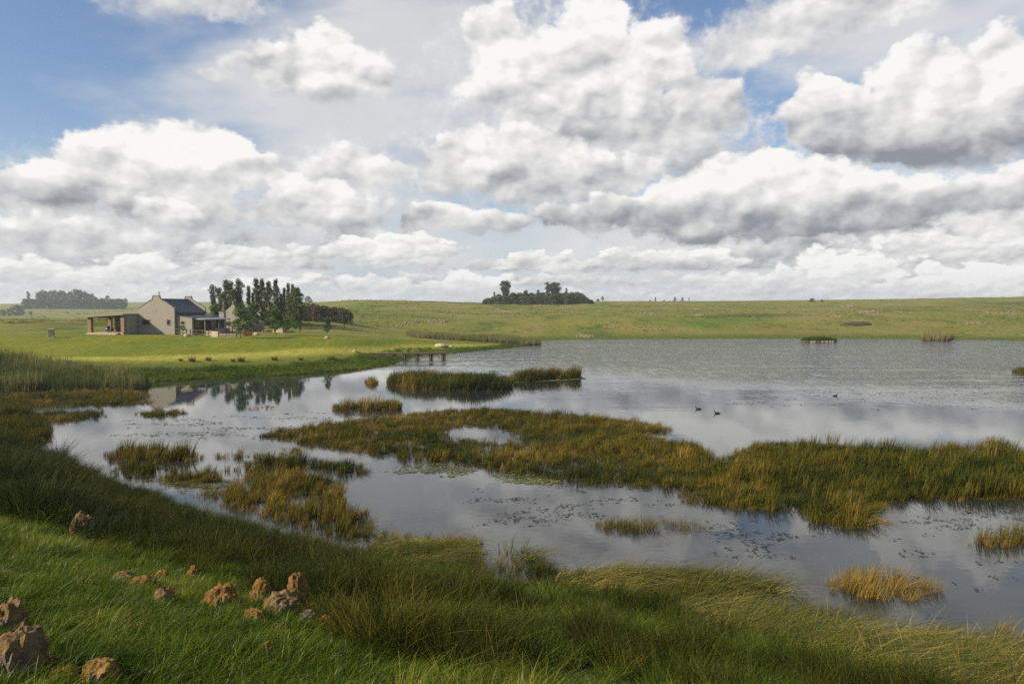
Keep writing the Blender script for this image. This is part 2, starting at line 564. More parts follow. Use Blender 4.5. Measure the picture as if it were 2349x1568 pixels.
# heights read off the picture: (column, row, depth in metres)
CTRL = [(900, 761, 200), (1000, 768, 202), (1100, 771, 205), (850, 751, 212), (400, 766, 138), (400, 822, 98), (0, 822, 92), (0, 770, 125), (110, 773, 125), (700, 768, 140), (700, 800, 115), (700, 827, 104), (-300, 800, 100), (-300, 760, 150),
        (1000, 790, 135), (1000, 800, 128), (1150, 788, 165), (1000, 775, 186), (880, 768, 180), (1150, 777, 192), (740, 732, 205), (800, 712, 300), (800, 696, 420), (830, 689, 480),
        (740, 692, 470), (1000, 691, 480), (1000, 745, 230), (1000, 715, 320), (1110, 697, 480), (1250, 698, 470), (1250, 733, 255), (1400, 692, 520), (1400, 742, 238),
        (1400, 715, 330), (1700, 693, 540), (1700, 745, 240), (1700, 715, 350), (2000, 691, 540), (2000, 722, 300), (2150, 686, 540), (2349, 682, 520), (2349, 700, 400),
        (2349, 732, 275), (2349, 762, 222), (1700, 766, 216), (2000, 764, 216), (1400, 768, 216), (2700, 678, 520), (2700, 730, 280), (2700, 765, 220),
        (0, 745, 170), (250, 750, 168), (450, 745, 178), (0, 736, 480), (250, 731, 560), (250, 720, 900), (0, 715, 900), (150, 706.5, 1050), (300, 706.5, 1050), (0, 699, 1700), (300, 693, 2100), (480, 692, 1900),
        (600, 693, 1500), (600, 722, 420), (450, 733, 400), (600, 750, 185), (-300, 715, 900), (-300, 697, 1800), (-300, 741, 300)]
_cx, _cz = [], []
for u, v, D in CTRL:
    p = at_y(u, v, D)
    _cx.append((math.degrees(math.atan2(p.x, p.y)) / 14.0, math.log(math.hypot(p.x, p.y)) / 0.33)); _cz.append(p.z)
for a in range(-180, 181, 20):           # far country all round, and land outside the picture
    _cx.append((a / 14.0, math.log(2950) / 0.33)); _cz.append(13.0)
    if abs(a) > 50:
        for r, z in ((60, 7.0), (200, 8.0), (600, 11.0)):
            _cx.append((a / 14.0, math.log(r) / 0.33)); _cz.append(z)
_cx = np.array(_cx); _cz = np.array(_cz)
def _phi(a, b):
    return np.sqrt(((a[:, None, :] - b[None, :, :]) ** 2).sum(2) + 0.12)
_A = _phi(_cx, _cx)
_n = len(_cx)
_M = np.zeros((_n + 1, _n + 1)); _M[:_n, :_n] = _A + np.eye(_n) * -0.01; _M[:_n, _n] = 1; _M[_n, :_n] = 1
_w = np.linalg.solve(_M, np.append(_cz, 0))

def vnoise(x, y, s, seed=0):
    """smooth value noise"""
    x = np.asarray(x) / s + seed * 17.3; y = np.asarray(y) / s + seed * 9.1
    xi, yi = np.floor(x).astype(np.int64), np.floor(y).astype(np.int64)
    fx, fy = x - xi, y - yi
    fx = fx * fx * (3 - 2 * fx); fy = fy * fy * (3 - 2 * fy)
    def h(i, j):
        n = (i * 374761393 + j * 668265263 + seed * 974711) & 0x7fffffff
        n = ((n ^ (n >> 13)) * 1274126177) & 0x7fffffff
        return ((n ^ (n >> 16)) & 0xffff) / 65535.0
    return (h(xi, yi) * (1 - fx) + h(xi + 1, yi) * fx) * (1 - fy) + (h(xi, yi + 1) * (1 - fx) + h(xi + 1, yi + 1) * fx) * fy

def fbm(x, y, s, seed=0, octv=3):
    r, a, tot = 0, 1.0, 0
    for k in range(octv):
        r = r + a * vnoise(x, y, s / 2 ** k, seed + k); tot += a; a *= 0.5
    return r / tot

def ground_z(x, y):
    x = np.atleast_1d(np.asarray(x, float)); y = np.atleast_1d(np.asarray(y, float))
    az = np.degrees(np.arctan2(x, y)); r = np.maximum(np.hypot(x, y), 1.0)
    T = np.empty(len(x))
    for i in range(0, len(x), 20000):
        sl = slice(i, i + 20000)
        T[sl] = _phi(np.stack([az[sl] / 14.0, np.log(r[sl]) / 0.33], 1), _cx) @ _w[:_n] + _w[_n]
    T = np.where(x < -62, np.maximum(T, -6.0), np.maximum(T, 0.4))
    d = poly_signed(x, y, POND)
    dn = np.where(d > 0, d, 0)
    lawn = sstep(215, 190, y) * sstep(45, 30, x)         # steeper bank on the lawn side
    wd = 30 - 18 * lawn
    far = np.minimum(0.10 * dn, 1.0) * (1 - sstep(0, 1, dn / wd)) + T * sstep(0, 1, dn / wd)
    near = 0.27 * dn
    near = np.where(near > 6.2, 6.2 + 0.35 * np.tanh((near - 6.2) / 0.35 * 0.6), near)
    wn = sstep(66, 50, np.hypot(x * 0.5, y)) * (y < 70)
    z = far * (1 - wn) + near * wn
    amp = np.where(r < 60, 0.10, np.where(r < 230, 0.12, 0.5))
    z = z + (fbm(x, y, 2.2 if False else 7.0, 3) - 0.5) * amp * sstep(0.5, 6, dn) * 2
    z = z + (fbm(x, y, 0.9, 5, 2) - 0.5) * 0.14 * sstep(40, 25, r) * sstep(0.3, 2, dn)
    bed = -0.06 - 0.8 * sstep(0, 7, -d)
    return np.where(d > 0, z + 0.03, bed)

def gz(x, y):
    return float(ground_z([x], [y])[0])

def on_ground(u, v, rmin=3.0, rmax=3000.0):
    """first point of the ground seen at a picture position"""
    ax, az = ray(u, v)
    ys = np.geomspace(rmin, rmax, 900)
    g = np.maximum(ground_z(ax * ys, ys), 0.0)
    diff = CAM_H + az * ys - g
    k = np.argmax(diff < 0)
    if diff[k] >= 0:
        k = len(ys) - 1
    a, b = (ys[k - 1], ys[k]) if k else (ys[0], ys[0])
    fa, fb = (diff[k - 1], diff[k]) if k else (0, 1)
    y = a + (b - a) * fa / (fa - fb + 1e-12)
    return Vector((ax * y, y, gz(ax * y, y)))

def build_ground():
    az = np.radians(np.concatenate([np.arange(-180, -46, 2.5), np.arange(-46, 46, 0.2), np.arange(46, 180, 2.5)]))
    rr = np.concatenate([np.geomspace(0.6, 5, 14)[:-1], np.geomspace(5, 260, 250)[:-1], np.geomspace(260, 1600, 70)[:-1], np.geomspace(1600, 2950, 14)])
    na, nr = len(az), len(rr)
    A, Rr = np.meshgrid(az, rr)
    x = (np.sin(A) * Rr).ravel(); y = (np.cos(A) * Rr).ravel()
    z = ground_z(x, y)
    z0 = gz(0, 0.3)
    verts = np.concatenate([np.stack([x, y, z], 1), [[0, 0, z0]]])
    idx = np.arange(na * nr).reshape(nr, na)
    nxt = np.roll(idx, -1, axis=1)
    f = np.stack([idx[:-1], nxt[:-1], nxt[1:], idx[1:]], -1).reshape(-1, 4)
    f = f[:, ::-1]
    c = na * nr
    centre = np.stack([np.full(na, c), nxt[0], idx[0], idx[0]], 1)
    xs, ys = verts[:, 0], verts[:, 1]
    def soft(poly, w):
        return sstep(w, -w, poly_signed(xs, ys, poly))
    def G(pts):
        return np.array([on_ground(u, v)[:2] for u, v in pts])
    lawn = soft(G([(-300, 780), (0, 768), (230, 765), (480, 769), (690, 770), (860, 776), (1000, 783), (1150, 788), (1080, 799), (960, 808), (860, 820), (600, 828), (320, 830), (0, 838), (-300, 845)]), 2.0)
    mown = soft(G([(-300, 828), (0, 819), (300, 818), (540, 809), (760, 797), (960, 787), (1140, 789), (1090, 797), (960, 805), (850, 816), (560, 823), (320, 827), (0, 833), (-300, 842)]), 1.5)
    r = np.hypot(xs, ys)
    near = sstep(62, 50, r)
    dp = poly_signed(xs, ys, POND)
    wet = sstep(14, 2, dp) * (1 - near)
    lush = soft(G([(1540, 743), (1580, 733), (1680, 728), (1800, 731), (1760, 739), (1680, 743), (1620, 751)]), 7.0)
    dry = soft(G([(1650, 753), (1800, 745), (1900, 755), (2010, 765), (1850, 769), (1700, 763)]), 7.0) + soft(G([(2080, 702), (2250, 698), (2349, 700), (2340, 708), (2150, 710)]), 14.0)
    hollow = soft(G([(1590, 724), (1700, 718), (1860, 722), (1780, 729), (1640, 729)]), 9.0) + soft(G([(2230, 696), (2349, 690), (2420, 694), (2349, 700)]), 12.0) + soft(G([(40, 741), (200, 739), (235, 743), (120, 746)]), 9.0)
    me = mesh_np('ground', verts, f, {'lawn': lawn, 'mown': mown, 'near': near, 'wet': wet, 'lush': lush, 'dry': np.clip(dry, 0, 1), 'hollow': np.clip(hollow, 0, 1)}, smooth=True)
    bm = bmesh.new(); bm.from_mesh(me); bm.verts.ensure_lookup_table()
    for k in range(na):
        try:
            bm.faces.new((bm.verts[c], bm.verts[(k + 1) % na], bm.verts[k]))
        except ValueError:
            pass
    for fc in bm.faces:
        fc.smooth = True
    bmesh.ops.recalc_face_normals(bm, faces=bm.faces)
    bm.to_mesh(me); bm.free()
    if me.polygons[len(me.polygons) // 2].normal.z < 0:
        me.flip_normals()
    m, t = new_mat('pasture')
    P = world_pos(t)
    px, py, pz = t.sep(P)
    big = t.noise(P, 0.012, 4, 0.55)
    mid = t.noise(t.vm('MULTIPLY', P, (1, 0.5, 1)), 0.07, 5, 0.6)
    fine = t.noise(t.vm('MULTIPLY', P, (1, 0.45, 1)), 0.9, 4, 0.65)
    vfine = t.noise(P, 6.0, 3, 0.6)
    hill = t.mixc(t.smooth(big, 0.35, 0.65), (0.118, 0.136, 0.017), (0.165, 0.150, 0.032))
    hill = t.mixc(t.smooth(mid, 0.48, 0.70), hill, (0.190, 0.152, 0.055))
    hill = t.mixc(t.smooth(mid, 0.46, 0.30), hill, (0.058, 0.088, 0.009))
    hill = t.mixc(t.smooth(fine, 0.50, 0.72) * 0.4, hill, (0.040, 0.050, 0.011))
    lawnc = t.mixc(t.smooth(mid, 0.35, 0.65), (0.105, 0.132, 0.008), (0.160, 0.162, 0.011))
    lawnc = t.mixc(t.smooth(fine, 0.42, 0.72) * 0.6, lawnc, (0.066, 0.092, 0.006))
    mownc = t.mixc(t.smooth(fine, 0.35, 0.7), (0.30, 0.275, 0.048), (0.225, 0.222, 0.026))
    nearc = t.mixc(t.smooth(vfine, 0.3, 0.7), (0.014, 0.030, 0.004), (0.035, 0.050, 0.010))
    wetc = t.mixc(t.smooth(fine, 0.35, 0.65), (0.040, 0.075, 0.007), (0.085, 0.092, 0.014))
    hill = t.mixc(attr(t, 'lush') * 0.45, hill, (0.070, 0.125, 0.010))
    hill = t.mixc(attr(t, 'dry') * 0.65, hill, (0.150, 0.115, 0.032))
    hill = t.mixc(attr(t, 'hollow') * 0.7, hill, (0.042, 0.052, 0.012))
    col = t.mixc(attr(t, 'wet') * 0.85, hill, wetc)
    col = t.mixc(attr(t, 'lawn'), col, lawnc)
    col = t.mixc(attr(t, 'mown'), col, mownc)
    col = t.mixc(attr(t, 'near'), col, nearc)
    t.put(t.b.inputs['Base Color'], col)
    t.put(t.b.inputs['Roughness'], 0.95)
    t.put(t.b.inputs['Specular IOR Level'], 0.1)
    bump(t, fine * 0.6 + vfine * 0.25 + mid * 0.6, 0.55, 0.5)
    me.materials.append(m)
    tag(obj('ground', me), 'rolling green pasture and lawn around the pond', kind='structure')
build_ground()

# ------------------------------------------------------------------ water
def build_water():
    x0, y0 = POND.min(0) - 3; x1, y1 = POND.max(0) + 3
    me = mesh_np('pond_water', [(x0, y0, 0), (x1, y0, 0), (x1, y1, 0), (x0, y1, 0)], [(0, 1, 2, 3)])
    m, t = new_mat('water')
    P = world_pos(t)
    px, py, pz = t.sep(P)
    # wind-ruffled zone towards the far right, calm near the reeds
    patch = t.noise(t.vm('MULTIPLY', P, (0.55, 1.4, 1)), 0.045, 4, 0.55)
    streak = t.noise(t.vm('MULTIPLY', P, (0.25, 1.6, 1)), 0.10, 4, 0.6)
    zone = t.smooth(py + px * 0.75 + (patch - 0.5) * 60.0, 84.0, 150.0)
    zone = zone * t.smooth(streak, 0.34, 0.58, 0.42, 1.15)
    breeze = t.smooth(py, 40.0, 85.0) * t.smooth(patch, 0.45, 0.65) * t.smooth(px, -12.0, 18.0) * 0.12
    amp = t.m('MAXIMUM', zone, breeze)
    grp = t.noise(t.vm('MULTIPLY', P, (1.0, 0.16, 1)), 0.9, 3, 0.65)          # wave groups, drawn out along the view
    w1 = t.noise(t.vm('MULTIPLY', P, (0.7, 1.2, 1)), 1.3, 3, 0.6)
    w2 = t.noise(t.vm('MULTIPLY', P, (0.5, 0.7, 1)), 0.40, 2, 0.5)
    calm = t.noise(t.vm('MULTIPLY', P, (0.8, 1.2, 1)), 2.2, 2, 0.5)
    gust = t.smooth(grp, 0.36, 0.62, 0.45, 1.3)
    h = (w1 * 0.62 + w2 * 0.8) * amp * gust + calm * 0.005
    t.put(t.b.inputs['Base Color'], (0.018, 0.022, 0.022))
    t.put(t.b.inputs['Roughness'], amp * gust * 0.09 + 0.012)
    t.put(t.b.inputs['IOR'], 1.42)
    t.put(t.b.inputs['Specular IOR Level'], 0.5)
    bump(t, h, 1.0, 0.30)
    me.materials.append(m)
    tag(obj('pond_water', me), 'still pond water mirroring the clouds, ruffled far out', kind='structure')
build_water()

# ------------------------------------------------------------------ blades, tufts and scattering
PROTO = bpy.data.collections.new('tuft_shapes')       # not linked to the scene: only instanced by the beds below

def blade_mat(name, stops, root=None, root_h=0.3, rough=0.5, spec=0.08, trans=0.35, var=0.6):
    """blade colour runs along 'tint' (per tuft) + per-blade variation; optional dry colour at the root"""
    m, t = new_mat(name)
    tint = attr(t, 'tint', kind='INSTANCER')
    rnd = attr(t, 'rnd')
    h = attr(t, 'h')
    f = tint + (rnd - 0.5) * var
    c = t.ramp(f, stops)
    if root is not None:
        c = t.mixc(t.smooth(h, root_h, 0.0) * 0.8, c, root)
    t.put(t.b.inputs['Base Color'], c)
    t.put(t.b.inputs['Roughness'], rough)
    t.put(t.b.inputs['Specular IOR Level'], spec)
    if trans:
        tr = t.new('ShaderNodeBsdfTranslucent')
        t.nt.links.new(c.s, tr.inputs[0])
        mx = t.new('ShaderNodeMixShader')
        mx.inputs[0].default_value = trans
        t.nt.links.new(t.b.outputs[0], mx.inputs[1])
        t.nt.links.new(tr.outputs[0], mx.inputs[2])
        t.nt.links.new(mx.outputs[0], t.out.inputs[0])
    return m

def tuft(name, n, height, radius, width, lean, curve, seed, segs=3, wind=(0.0, 0.0), hvar=0.45, flat=0.0, mat=None):
    """n curved tapering blades growing from a disc; wind bends every blade one way"""
    g = np.random.default_rng(seed)
    a = g.uniform(0, 2 * math.pi, n); rr = radius * np.sqrt(g.uniform(0, 1, n))
    bx, by = rr * np.cos(a), rr * np.sin(a)
    hh = height * (1 - hvar * g.uniform(0, 1, n) ** 1.5)
    la = a + g.normal(0, 0.9, n)
    lm = np.abs(g.normal(lean, lean * 0.5, n))
    dx = np.cos(la) * lm + wind[0] * g.uniform(0.5, 1.5, n); dy = np.sin(la) * lm + wind[1] * g.uniform(0.5, 1.5, n)
    cv = np.abs(g.normal(curve, curve * 0.6 + 1e-6, n))
    fa = g.uniform(0, math.pi, n)
    fx, fy = np.cos(fa), np.sin(fa)
    V, H, Rn = [], [], []
    r = g.uniform(0, 1, n)
    for k in range(segs + 1):
        s = k / segs
        bend = s + cv * s * s
        w = width * (1 - 0.85 * s ** 1.4) * 0.5
        z = hh * (s - flat * s * s) * (1 - 0.25 * cv * s * s / (1 + cv))
        cx_, cy_ = bx + dx * hh * bend, by + dy * hh * bend
        V.append(np.stack([cx_ - fx * w, cy_ - fy * w, z], 1)); V.append(np.stack([cx_ + fx * w, cy_ + fy * w, z], 1))
        H += [np.full(n, s)] * 2; Rn += [r] * 2
    V = np.concatenate(V); H = np.concatenate(H); Rn = np.concatenate(Rn)
    F = []
    i = np.arange(n)
    for k in range(segs):
        b0, b1 = 2 * k * n, (2 * k + 2) * n
        F.append(np.stack([b0 + i, b0 + n + i, b1 + n + i, b1 + i], 1))
    me = mesh_np(name, V, np.concatenate(F), {'h': H, 'rnd': Rn})
    if mat:
        me.materials.append(mat)
    o = bpy.data.objects.new(name, me)
    return o

def leaf_clump(name, n, r, size, seed, mat, squash=0.7):
    """small loose leaves: a low leafy clump"""
    g = np.random.default_rng(seed)
    p = g.normal(0, 1, (n, 3)); p /= np.linalg.norm(p, axis=1)[:, None]
    p *= (r * g.uniform(0.3, 1, n) ** 0.5)[:, None]; p[:, 2] = np.abs(p[:, 2]) * squash
    return bpy.data.objects.new(name, leaf_mesh(name, p, size, g, mat))

def leaf_mesh(name, p, size, g, mat, shade=None):
    n = len(p)
    a = g.normal(0, 1, (n, 3)); a /= np.linalg.norm(a, axis=1)[:, None]
    b = np.cross(a, g.normal(0, 1, (n, 3))); b /= np.linalg.norm(b, axis=1)[:, None]
    s = (size * g.uniform(0.55, 1.3, n))[:, None]
    V = np.concatenate([p - a * s * 0.5 - b * s * 0.1, p + b * s * 0.32, p + a * s * 0.55 + b * s * 0.05, p - b * s * 0.36])
    i = np.arange(n)
    F = np.stack([i, i + n, i + 2 * n, i + 3 * n], 1)
    r = g.uniform(0, 1, n)
    at = {'rnd': np.tile(r, 4)}
    if shade is not None:
        at['sec'] = np.tile(shade, 4)
    me = mesh_np(name, V, F, at)
    me.materials.append(mat)
    return me

def proto_set(name, objs):
    c = bpy.data.collections.new(name)
    for i, o in enumerate(objs):
        c.objects.link(o)
    return c

def scatter(name, pts, protos, scale, rot, tint, pick, label, parent=None, kind='stuff', zscale=None, cat=None):
    """one object whose points each carry a tuft"""
    n = len(pts)
    me = bpy.data.meshes.new(name)
    me.vertices.add(n)
    me.vertices.foreach_set('co', np.asarray(pts, np.float32).ravel())
    scale = np.broadcast_to(np.asarray(scale, np.float32), (n,))
    zs = scale if zscale is None else scale * np.asarray(zscale, np.float32)
    def put(nm, typ, arr, key):
        a = me.attributes.new(nm, typ, 'POINT'); a.data.foreach_set(key, np.ascontiguousarray(arr).ravel())
    put('scl', 'FLOAT_VECTOR', np.stack([scale, scale, zs], 1).astype(np.float32), 'vector')
    put('rot', 'FLOAT_VECTOR', np.asarray(rot, np.float32), 'vector')
    put('tint', 'FLOAT', np.broadcast_to(np.asarray(tint, np.float32), (n,)), 'value')
    put('pick', 'INT', np.asarray(pick, np.int32), 'value')
    me.update()
    ng = bpy.data.node_groups.new(name, 'GeometryNodeTree')
    ng.interface.new_socket('Geometry', in_out='INPUT', socket_type='NodeSocketGeometry')
    ng.interface.new_socket('Geometry', in_out='OUTPUT', socket_type='NodeSocketGeometry')
    N, L = ng.nodes, ng.links
    gi, go = N.new('NodeGroupInput'), N.new('NodeGroupOutput')
    iop = N.new('GeometryNodeInstanceOnPoints')
    ci = N.new('GeometryNodeCollectionInfo')
    ci.inputs[0].default_value = protos
    ci.inputs[1].default_value = True
    ci.inputs[2].default_value = True
    def na(nm, typ):
        a = N.new('GeometryNodeInputNamedAttribute'); a.data_type = typ; a.inputs[0].default_value = nm
        return a.outputs[0]
    e2r = N.new('FunctionNodeEulerToRotation')
    L.new(na('rot', 'FLOAT_VECTOR'), e2r.inputs[0])
    L.new(gi.outputs[0], iop.inputs['Points'])
    L.new(ci.outputs[0], iop.inputs['Instance'])
    iop.inputs['Pick Instance'].default_value = True
    L.new(na('pick', 'INT'), iop.inputs['Instance Index'])
    L.new(e2r.outputs[0], iop.inputs['Rotation'])
    L.new(na('scl', 'FLOAT_VECTOR'), iop.inputs['Scale'])
    L.new(iop.outputs[0], go.inputs[0])
    o = bpy.data.objects.new(name, me)
    md = o.modifiers.new('scatter', 'NODES'); md.node_group = ng
    link(o, parent)
    tag(o, label, cat or STUFF_CAT.get(name, 'grass'), kind=kind) if parent is None else tag(o, label, kind=kind)
    return o

STUFF_CAT = {'reed_island': 'reeds', 'reed_clump': 'reeds', 'shore_rushes': 'rushes', 'tall_reeds': 'reeds', 'rush_tussocks': 'tussocks', 'flattened_reeds': 'straw', 'straw_rushes': 'rushes', 'floating_leaves': 'leaves', 'lily_pads': 'lily pads', 'pasture_tussocks': 'tussocks'}

def points_in(poly, spacing, g, jitter=0.75, density=None):
    """jittered points inside a world polygon"""
    lo, hi = poly.min(0), poly.max(0)
    xs = np.arange(lo[0], hi[0] + spacing, spacing); ys = np.arange(lo[1], hi[1] + spacing, spacing)
    xx, yy = np.meshgrid(xs, ys)
    x = xx.ravel() + g.uniform(-1, 1, xx.size) * spacing * jitter; y = yy.ravel() + g.uniform(-1, 1, xx.size) * spacing * jitter
    return x, y

GREEN_RUSH = [(0.0, (0.010, 0.018, 0.002)), (0.30, (0.046, 0.058, 0.005)), (0.52, (0.110, 0.098, 0.010)), (0.75, (0.190, 0.112, 0.018)), (1.0, (0.38, 0.26, 0.065))]
MAT_RUSH = blade_mat('rush_blades', GREEN_RUSH, root=(0.16, 0.075, 0.018), root_h=0.30)
MAT_RUSH_FAR = blade_mat('far_rush_blades', GREEN_RUSH, root=(0.17, 0.080, 0.018), root_h=0.30, trans=0.3)
MAT_GRASS = blade_mat('meadow_grass_blades', [(0.0, (0.016, 0.038, 0.002)), (0.4, (0.062, 0.108, 0.005)), (0.75, (0.150, 0.185, 0.011)), (1.0, (0.32, 0.27, 0.06))],
                      rough=0.36, spec=0.16)
MAT_THATCH = blade_mat('flattened_reed_blades', [(0.0, (0.040, 0.060, 0.006)), (0.35, (0.095, 0.098, 0.010)), (0.65, (0.19, 0.145, 0.024)), (1.0, (0.40, 0.30, 0.085))], rough=0.4, var=1.0, trans=0.2)
MAT_REED = blade_mat('tall_reed_blades', [(0.0, (0.040, 0.075, 0.015)), (0.5, (0.090, 0.115, 0.030)), (1.0, (0.30, 0.25, 0.10))], root=(0.21, 0.115, 0.035), root_h=0.45, var=0.6)
MAT_BANK = blade_mat('bank_grass_blades', [(0.0, (0.050, 0.095, 0.006)), (0.5, (0.105, 0.145, 0.010)), (1.0, (0.23, 0.20, 0.035))], trans=0.35)

W = (0.16, -0.03)   # the breeze leans everything a little to the right
RUSH = proto_set('rush_set', [tuft('rush_a%d' % i, 46, 1.0, 0.28, 0.016, 0.14, 0.35, 20 + i, 4, W, mat=MAT_RUSH) for i in range(4)]
                 + [tuft('rush_b%d' % i, 40, 0.75, 0.34, 0.016, 0.38, 0.9, 40 + i, 4, (0.35, -0.08), mat=MAT_RUSH) for i in range(3)]
                 + [tuft('rush_c%d' % i, 12, 1.0, 0.30, 0.015, 0.10, 0.25, 60 + i, 4, W, mat=MAT_RUSH) for i in range(2)])
RUSH_FAR = proto_set('rush_far_set', [tuft('rush_far_a%d' % i, 46, 1.0, 0.34, 0.030, 0.12, 0.30, 80 + i, 3, W, mat=MAT_RUSH_FAR) for i in range(4)]
                     + [tuft('rush_far_b%d' % i, 44, 0.6, 0.42, 0.030, 0.45, 0.9, 90 + i, 3, (0.4, -0.08), mat=MAT_RUSH_FAR) for i in range(3)]
                     + [tuft('rush_far_c%d' % i, 12, 1.0, 0.38, 0.024, 0.08, 0.25, 95 + i, 3, W, mat=MAT_RUSH_FAR) for i in range(2)])
GRASS = proto_set('grass_set', [tuft('grass_a%d' % i, 60, 0.15, 0.16, 0.0075, 0.30, 0.8, 120 + i, 3, (0.25, -0.1), mat=MAT_GRASS) for i in range(4)]
                  + [tuft('grass_b%d' % i, 34, 0.27, 0.13, 0.0085, 0.28, 0.9, 130 + i, 4, (0.3, -0.1), mat=MAT_GRASS) for i in range(2)])
TUSS = proto_set('tussock_set', [tuft('tussock_a%d' % i, 90, 0.85, 0.24, 0.011, 0.32, 0.75, 140 + i, 5, (0.12, 0.0), hvar=0.6, mat=MAT_RUSH) for i in range(4)]
                 + [tuft('tussock_b%d' % i, 110, 0.42, 0.24, 0.010, 0.45, 1.0, 150 + i, 4, (0.15, -0.1), hvar=0.6, mat=MAT_GRASS) for i in range(3)])
THATCH = proto_set('thatch_set', [tuft('thatch_a%d' % i, 34, 0.9, 0.42, 0.017, 0.35, 0.4, 160 + i, 4, (0.95, -0.12), hvar=0.5, flat=0.78, mat=MAT_THATCH) for i in range(4)])
REED = proto_set('reed_set', [tuft('reed_a%d' % i, 30, 2.0, 0.45, 0.040, 0.05, 0.18, 170 + i, 4, (0.05, 0.0), hvar=0.5, mat=MAT_REED) for i in range(4)])
BANK = proto_set('bank_set', [tuft('bank_a%d' % i, 40, 0.5, 0.40, 0.032, 0.35, 0.8, 180 + i, 3, (0.1, 0.0), hvar=0.6, mat=MAT_BANK) for i in range(4)])

def rots(n, g, zr=0.5, tilt=0.08):
    """mostly aligned with the breeze, with some spread"""
    return np.stack([g.normal(0, tilt, n), g.normal(0, tilt, n), g.normal(0, zr, n)], 1)

def reed_bed(name, polys, holes, label, h=1.0, spacing=0.38, seed=1, tint0=0.42, far=True, flatshare=0.25, sparse=0.0, edge=0.4, pools=0.0, protos=None, hmul=None):
    g = np.random.default_rng(seed)
    X_, Y_, E_ = [], [], []
    for pl in polys:
        poly = Pz(pl)
        x, y = points_in(poly, spacing, g)
        d = -poly_signed(x, y, poly) + (fbm(x, y, 1.6, seed) - 0.5) * 2.2 * edge
        for hl in holes:
            d = np.minimum(d, poly_signed(x, y, Pz(hl)) + (fbm(x, y, 1.2, seed + 3) - 0.5) * 1.2)
        k = d > 0
        X_.append(x[k]); Y_.append(y[k]); E_.append(d[k])
    x = np.concatenate(X_); y = np.concatenate(Y_); e = np.concatenate(E_)
    keep = g.uniform(0, 1, len(x)) > np.maximum(sparse * sstep(0.3, 0.7, fbm(x, y, 2.0, seed + 9)), 0.55 * sstep(0.42, 0.62, fbm(x, y, 0.8, seed + 11)))
    if pools:
        keep &= fbm(x * 0.7, y * 1.3, 3.2, seed + 13) > pools
    x, y, e = x[keep], y[keep], e[keep]
    n = len(x)
    patch = fbm(x, y, 5.0, seed + 1)
    p2 = fbm(x, y, 1.8, seed + 5)
    tint = np.clip(tint0 + (patch - 0.5) * 0.7 + (p2 - 0.5) * 0.6 + g.normal(0, 0.11, n) + 0.16 * np.exp(-e / 0.35), 0.03, 0.97)
    hgt = h * (0.5 + 0.55 * fbm(x, y, 3.5, seed + 2) + 0.45 * fbm(x, y, 0.9, seed + 4)) * (0.45 + 0.55 * sstep(0, 0.9, e)) * g.uniform(0.55, 1.2, n)
    if hmul:
        hgt = hgt * np.interp(x / y * FOC + PW / 2, *hmul)
    fl = (fbm(x, y, 2.6, seed + 7) < flatshare + 0.2) & (g.uniform(0, 1, n) < 0.8)
    pick = np.where(fl, 4 + g.integers(0, 3, n), g.integers(0, 4, n))
    thin = (e < 0.5) & (g.uniform(0, 1, n) < 0.5)
    pick = np.where(thin, 7 + g.integers(0, 2, n), pick)
    pts = np.stack([x, y, np.full(n, -0.03)], 1)
    return scatter(name, pts, protos or (RUSH_FAR if far else RUSH), hgt, rots(n, g), tint, pick, label)

# reed islands, left to right and far to near (picture outlines taken down to the water level)
MAIN = [(565, 1002), (620, 990), (700, 980), (790, 965), (900, 955), (965, 945), (1060, 938), (1150, 940), (1300, 952), (1440, 965), (1545, 982), (1550, 992), (1480, 998), (1560, 1015),
        (1610, 1030), (1640, 1045), (1690, 1032), (1760, 1015), (1900, 1022), (2000, 1032), (2080, 1040), (2160, 1028), (2290, 1028), (2349, 1045), (2460, 1052), (2460, 1150), (2349, 1148),
        (2240, 1150), (2100, 1150), (2045, 1160), (2015, 1212), (1930, 1217), (1850, 1202), (1825, 1180), (1700, 1174), (1560, 1152), (1530, 1124), (1340, 1114), (1200, 1094), (1080, 1074),
        (890, 1057), (860, 1044), (760, 1030), (640, 1012)]
HOLE = [(1020, 988), (1060, 977), (1150, 987), (1195, 1002), (1180, 1020), (1120, 1014), (1040, 1002)]
HOLE2 = [(1625, 1030), (1700, 1015), (1700, 1035), (1640, 1050)]
reed_bed('reed_island', [MAIN], [HOLE, HOLE2], 'largest olive and golden rush island crossing the pond from centre to right edge', h=0.80, spacing=0.33, seed=3, flatshare=0.46, tint0=0.41, pools=0.22, hmul=([560, 1500, 1800, 2400], [0.72, 0.85, 1.12, 1.12]))
reed_bed('reed_island', [[(882, 874), (960, 869), (1100, 871), (1165, 873), (1180, 886), (1150, 898), (1060, 898), (950, 894), (900, 886)],
                         [(1160, 868), (1330, 862), (1332, 868), (1190, 877)]], [], 'long domed green rush island in mid pond below the wooden jetty', h=1.35, spacing=0.42, seed=5, tint0=0.28, flatshare=0.0, edge=0.5)
reed_bed('reed_clump', [[(833, 874), (865, 873), (866, 882), (838, 883)]], [], 'small round rush clump left of the domed mid-pond island', h=0.9, spacing=0.34, seed=6, tint0=0.6, flatshare=0.0)
reed_bed('reed_island', [[(760, 936), (920, 930), (922, 941), (830, 944), (765, 942)]], [], 'narrow upright rush strip with orange base left of the main island', h=1.0, spacing=0.32, seed=7, tint0=0.42, flatshare=0.0)
reed_bed('reed_clump', [[(572, 935), (590, 934), (590, 941), (573, 941)]], [], 'left one of two tiny reddish rush clumps in open water', h=0.6, spacing=0.3, seed=8, tint0=0.75, flatshare=0.0, sparse=0.3)
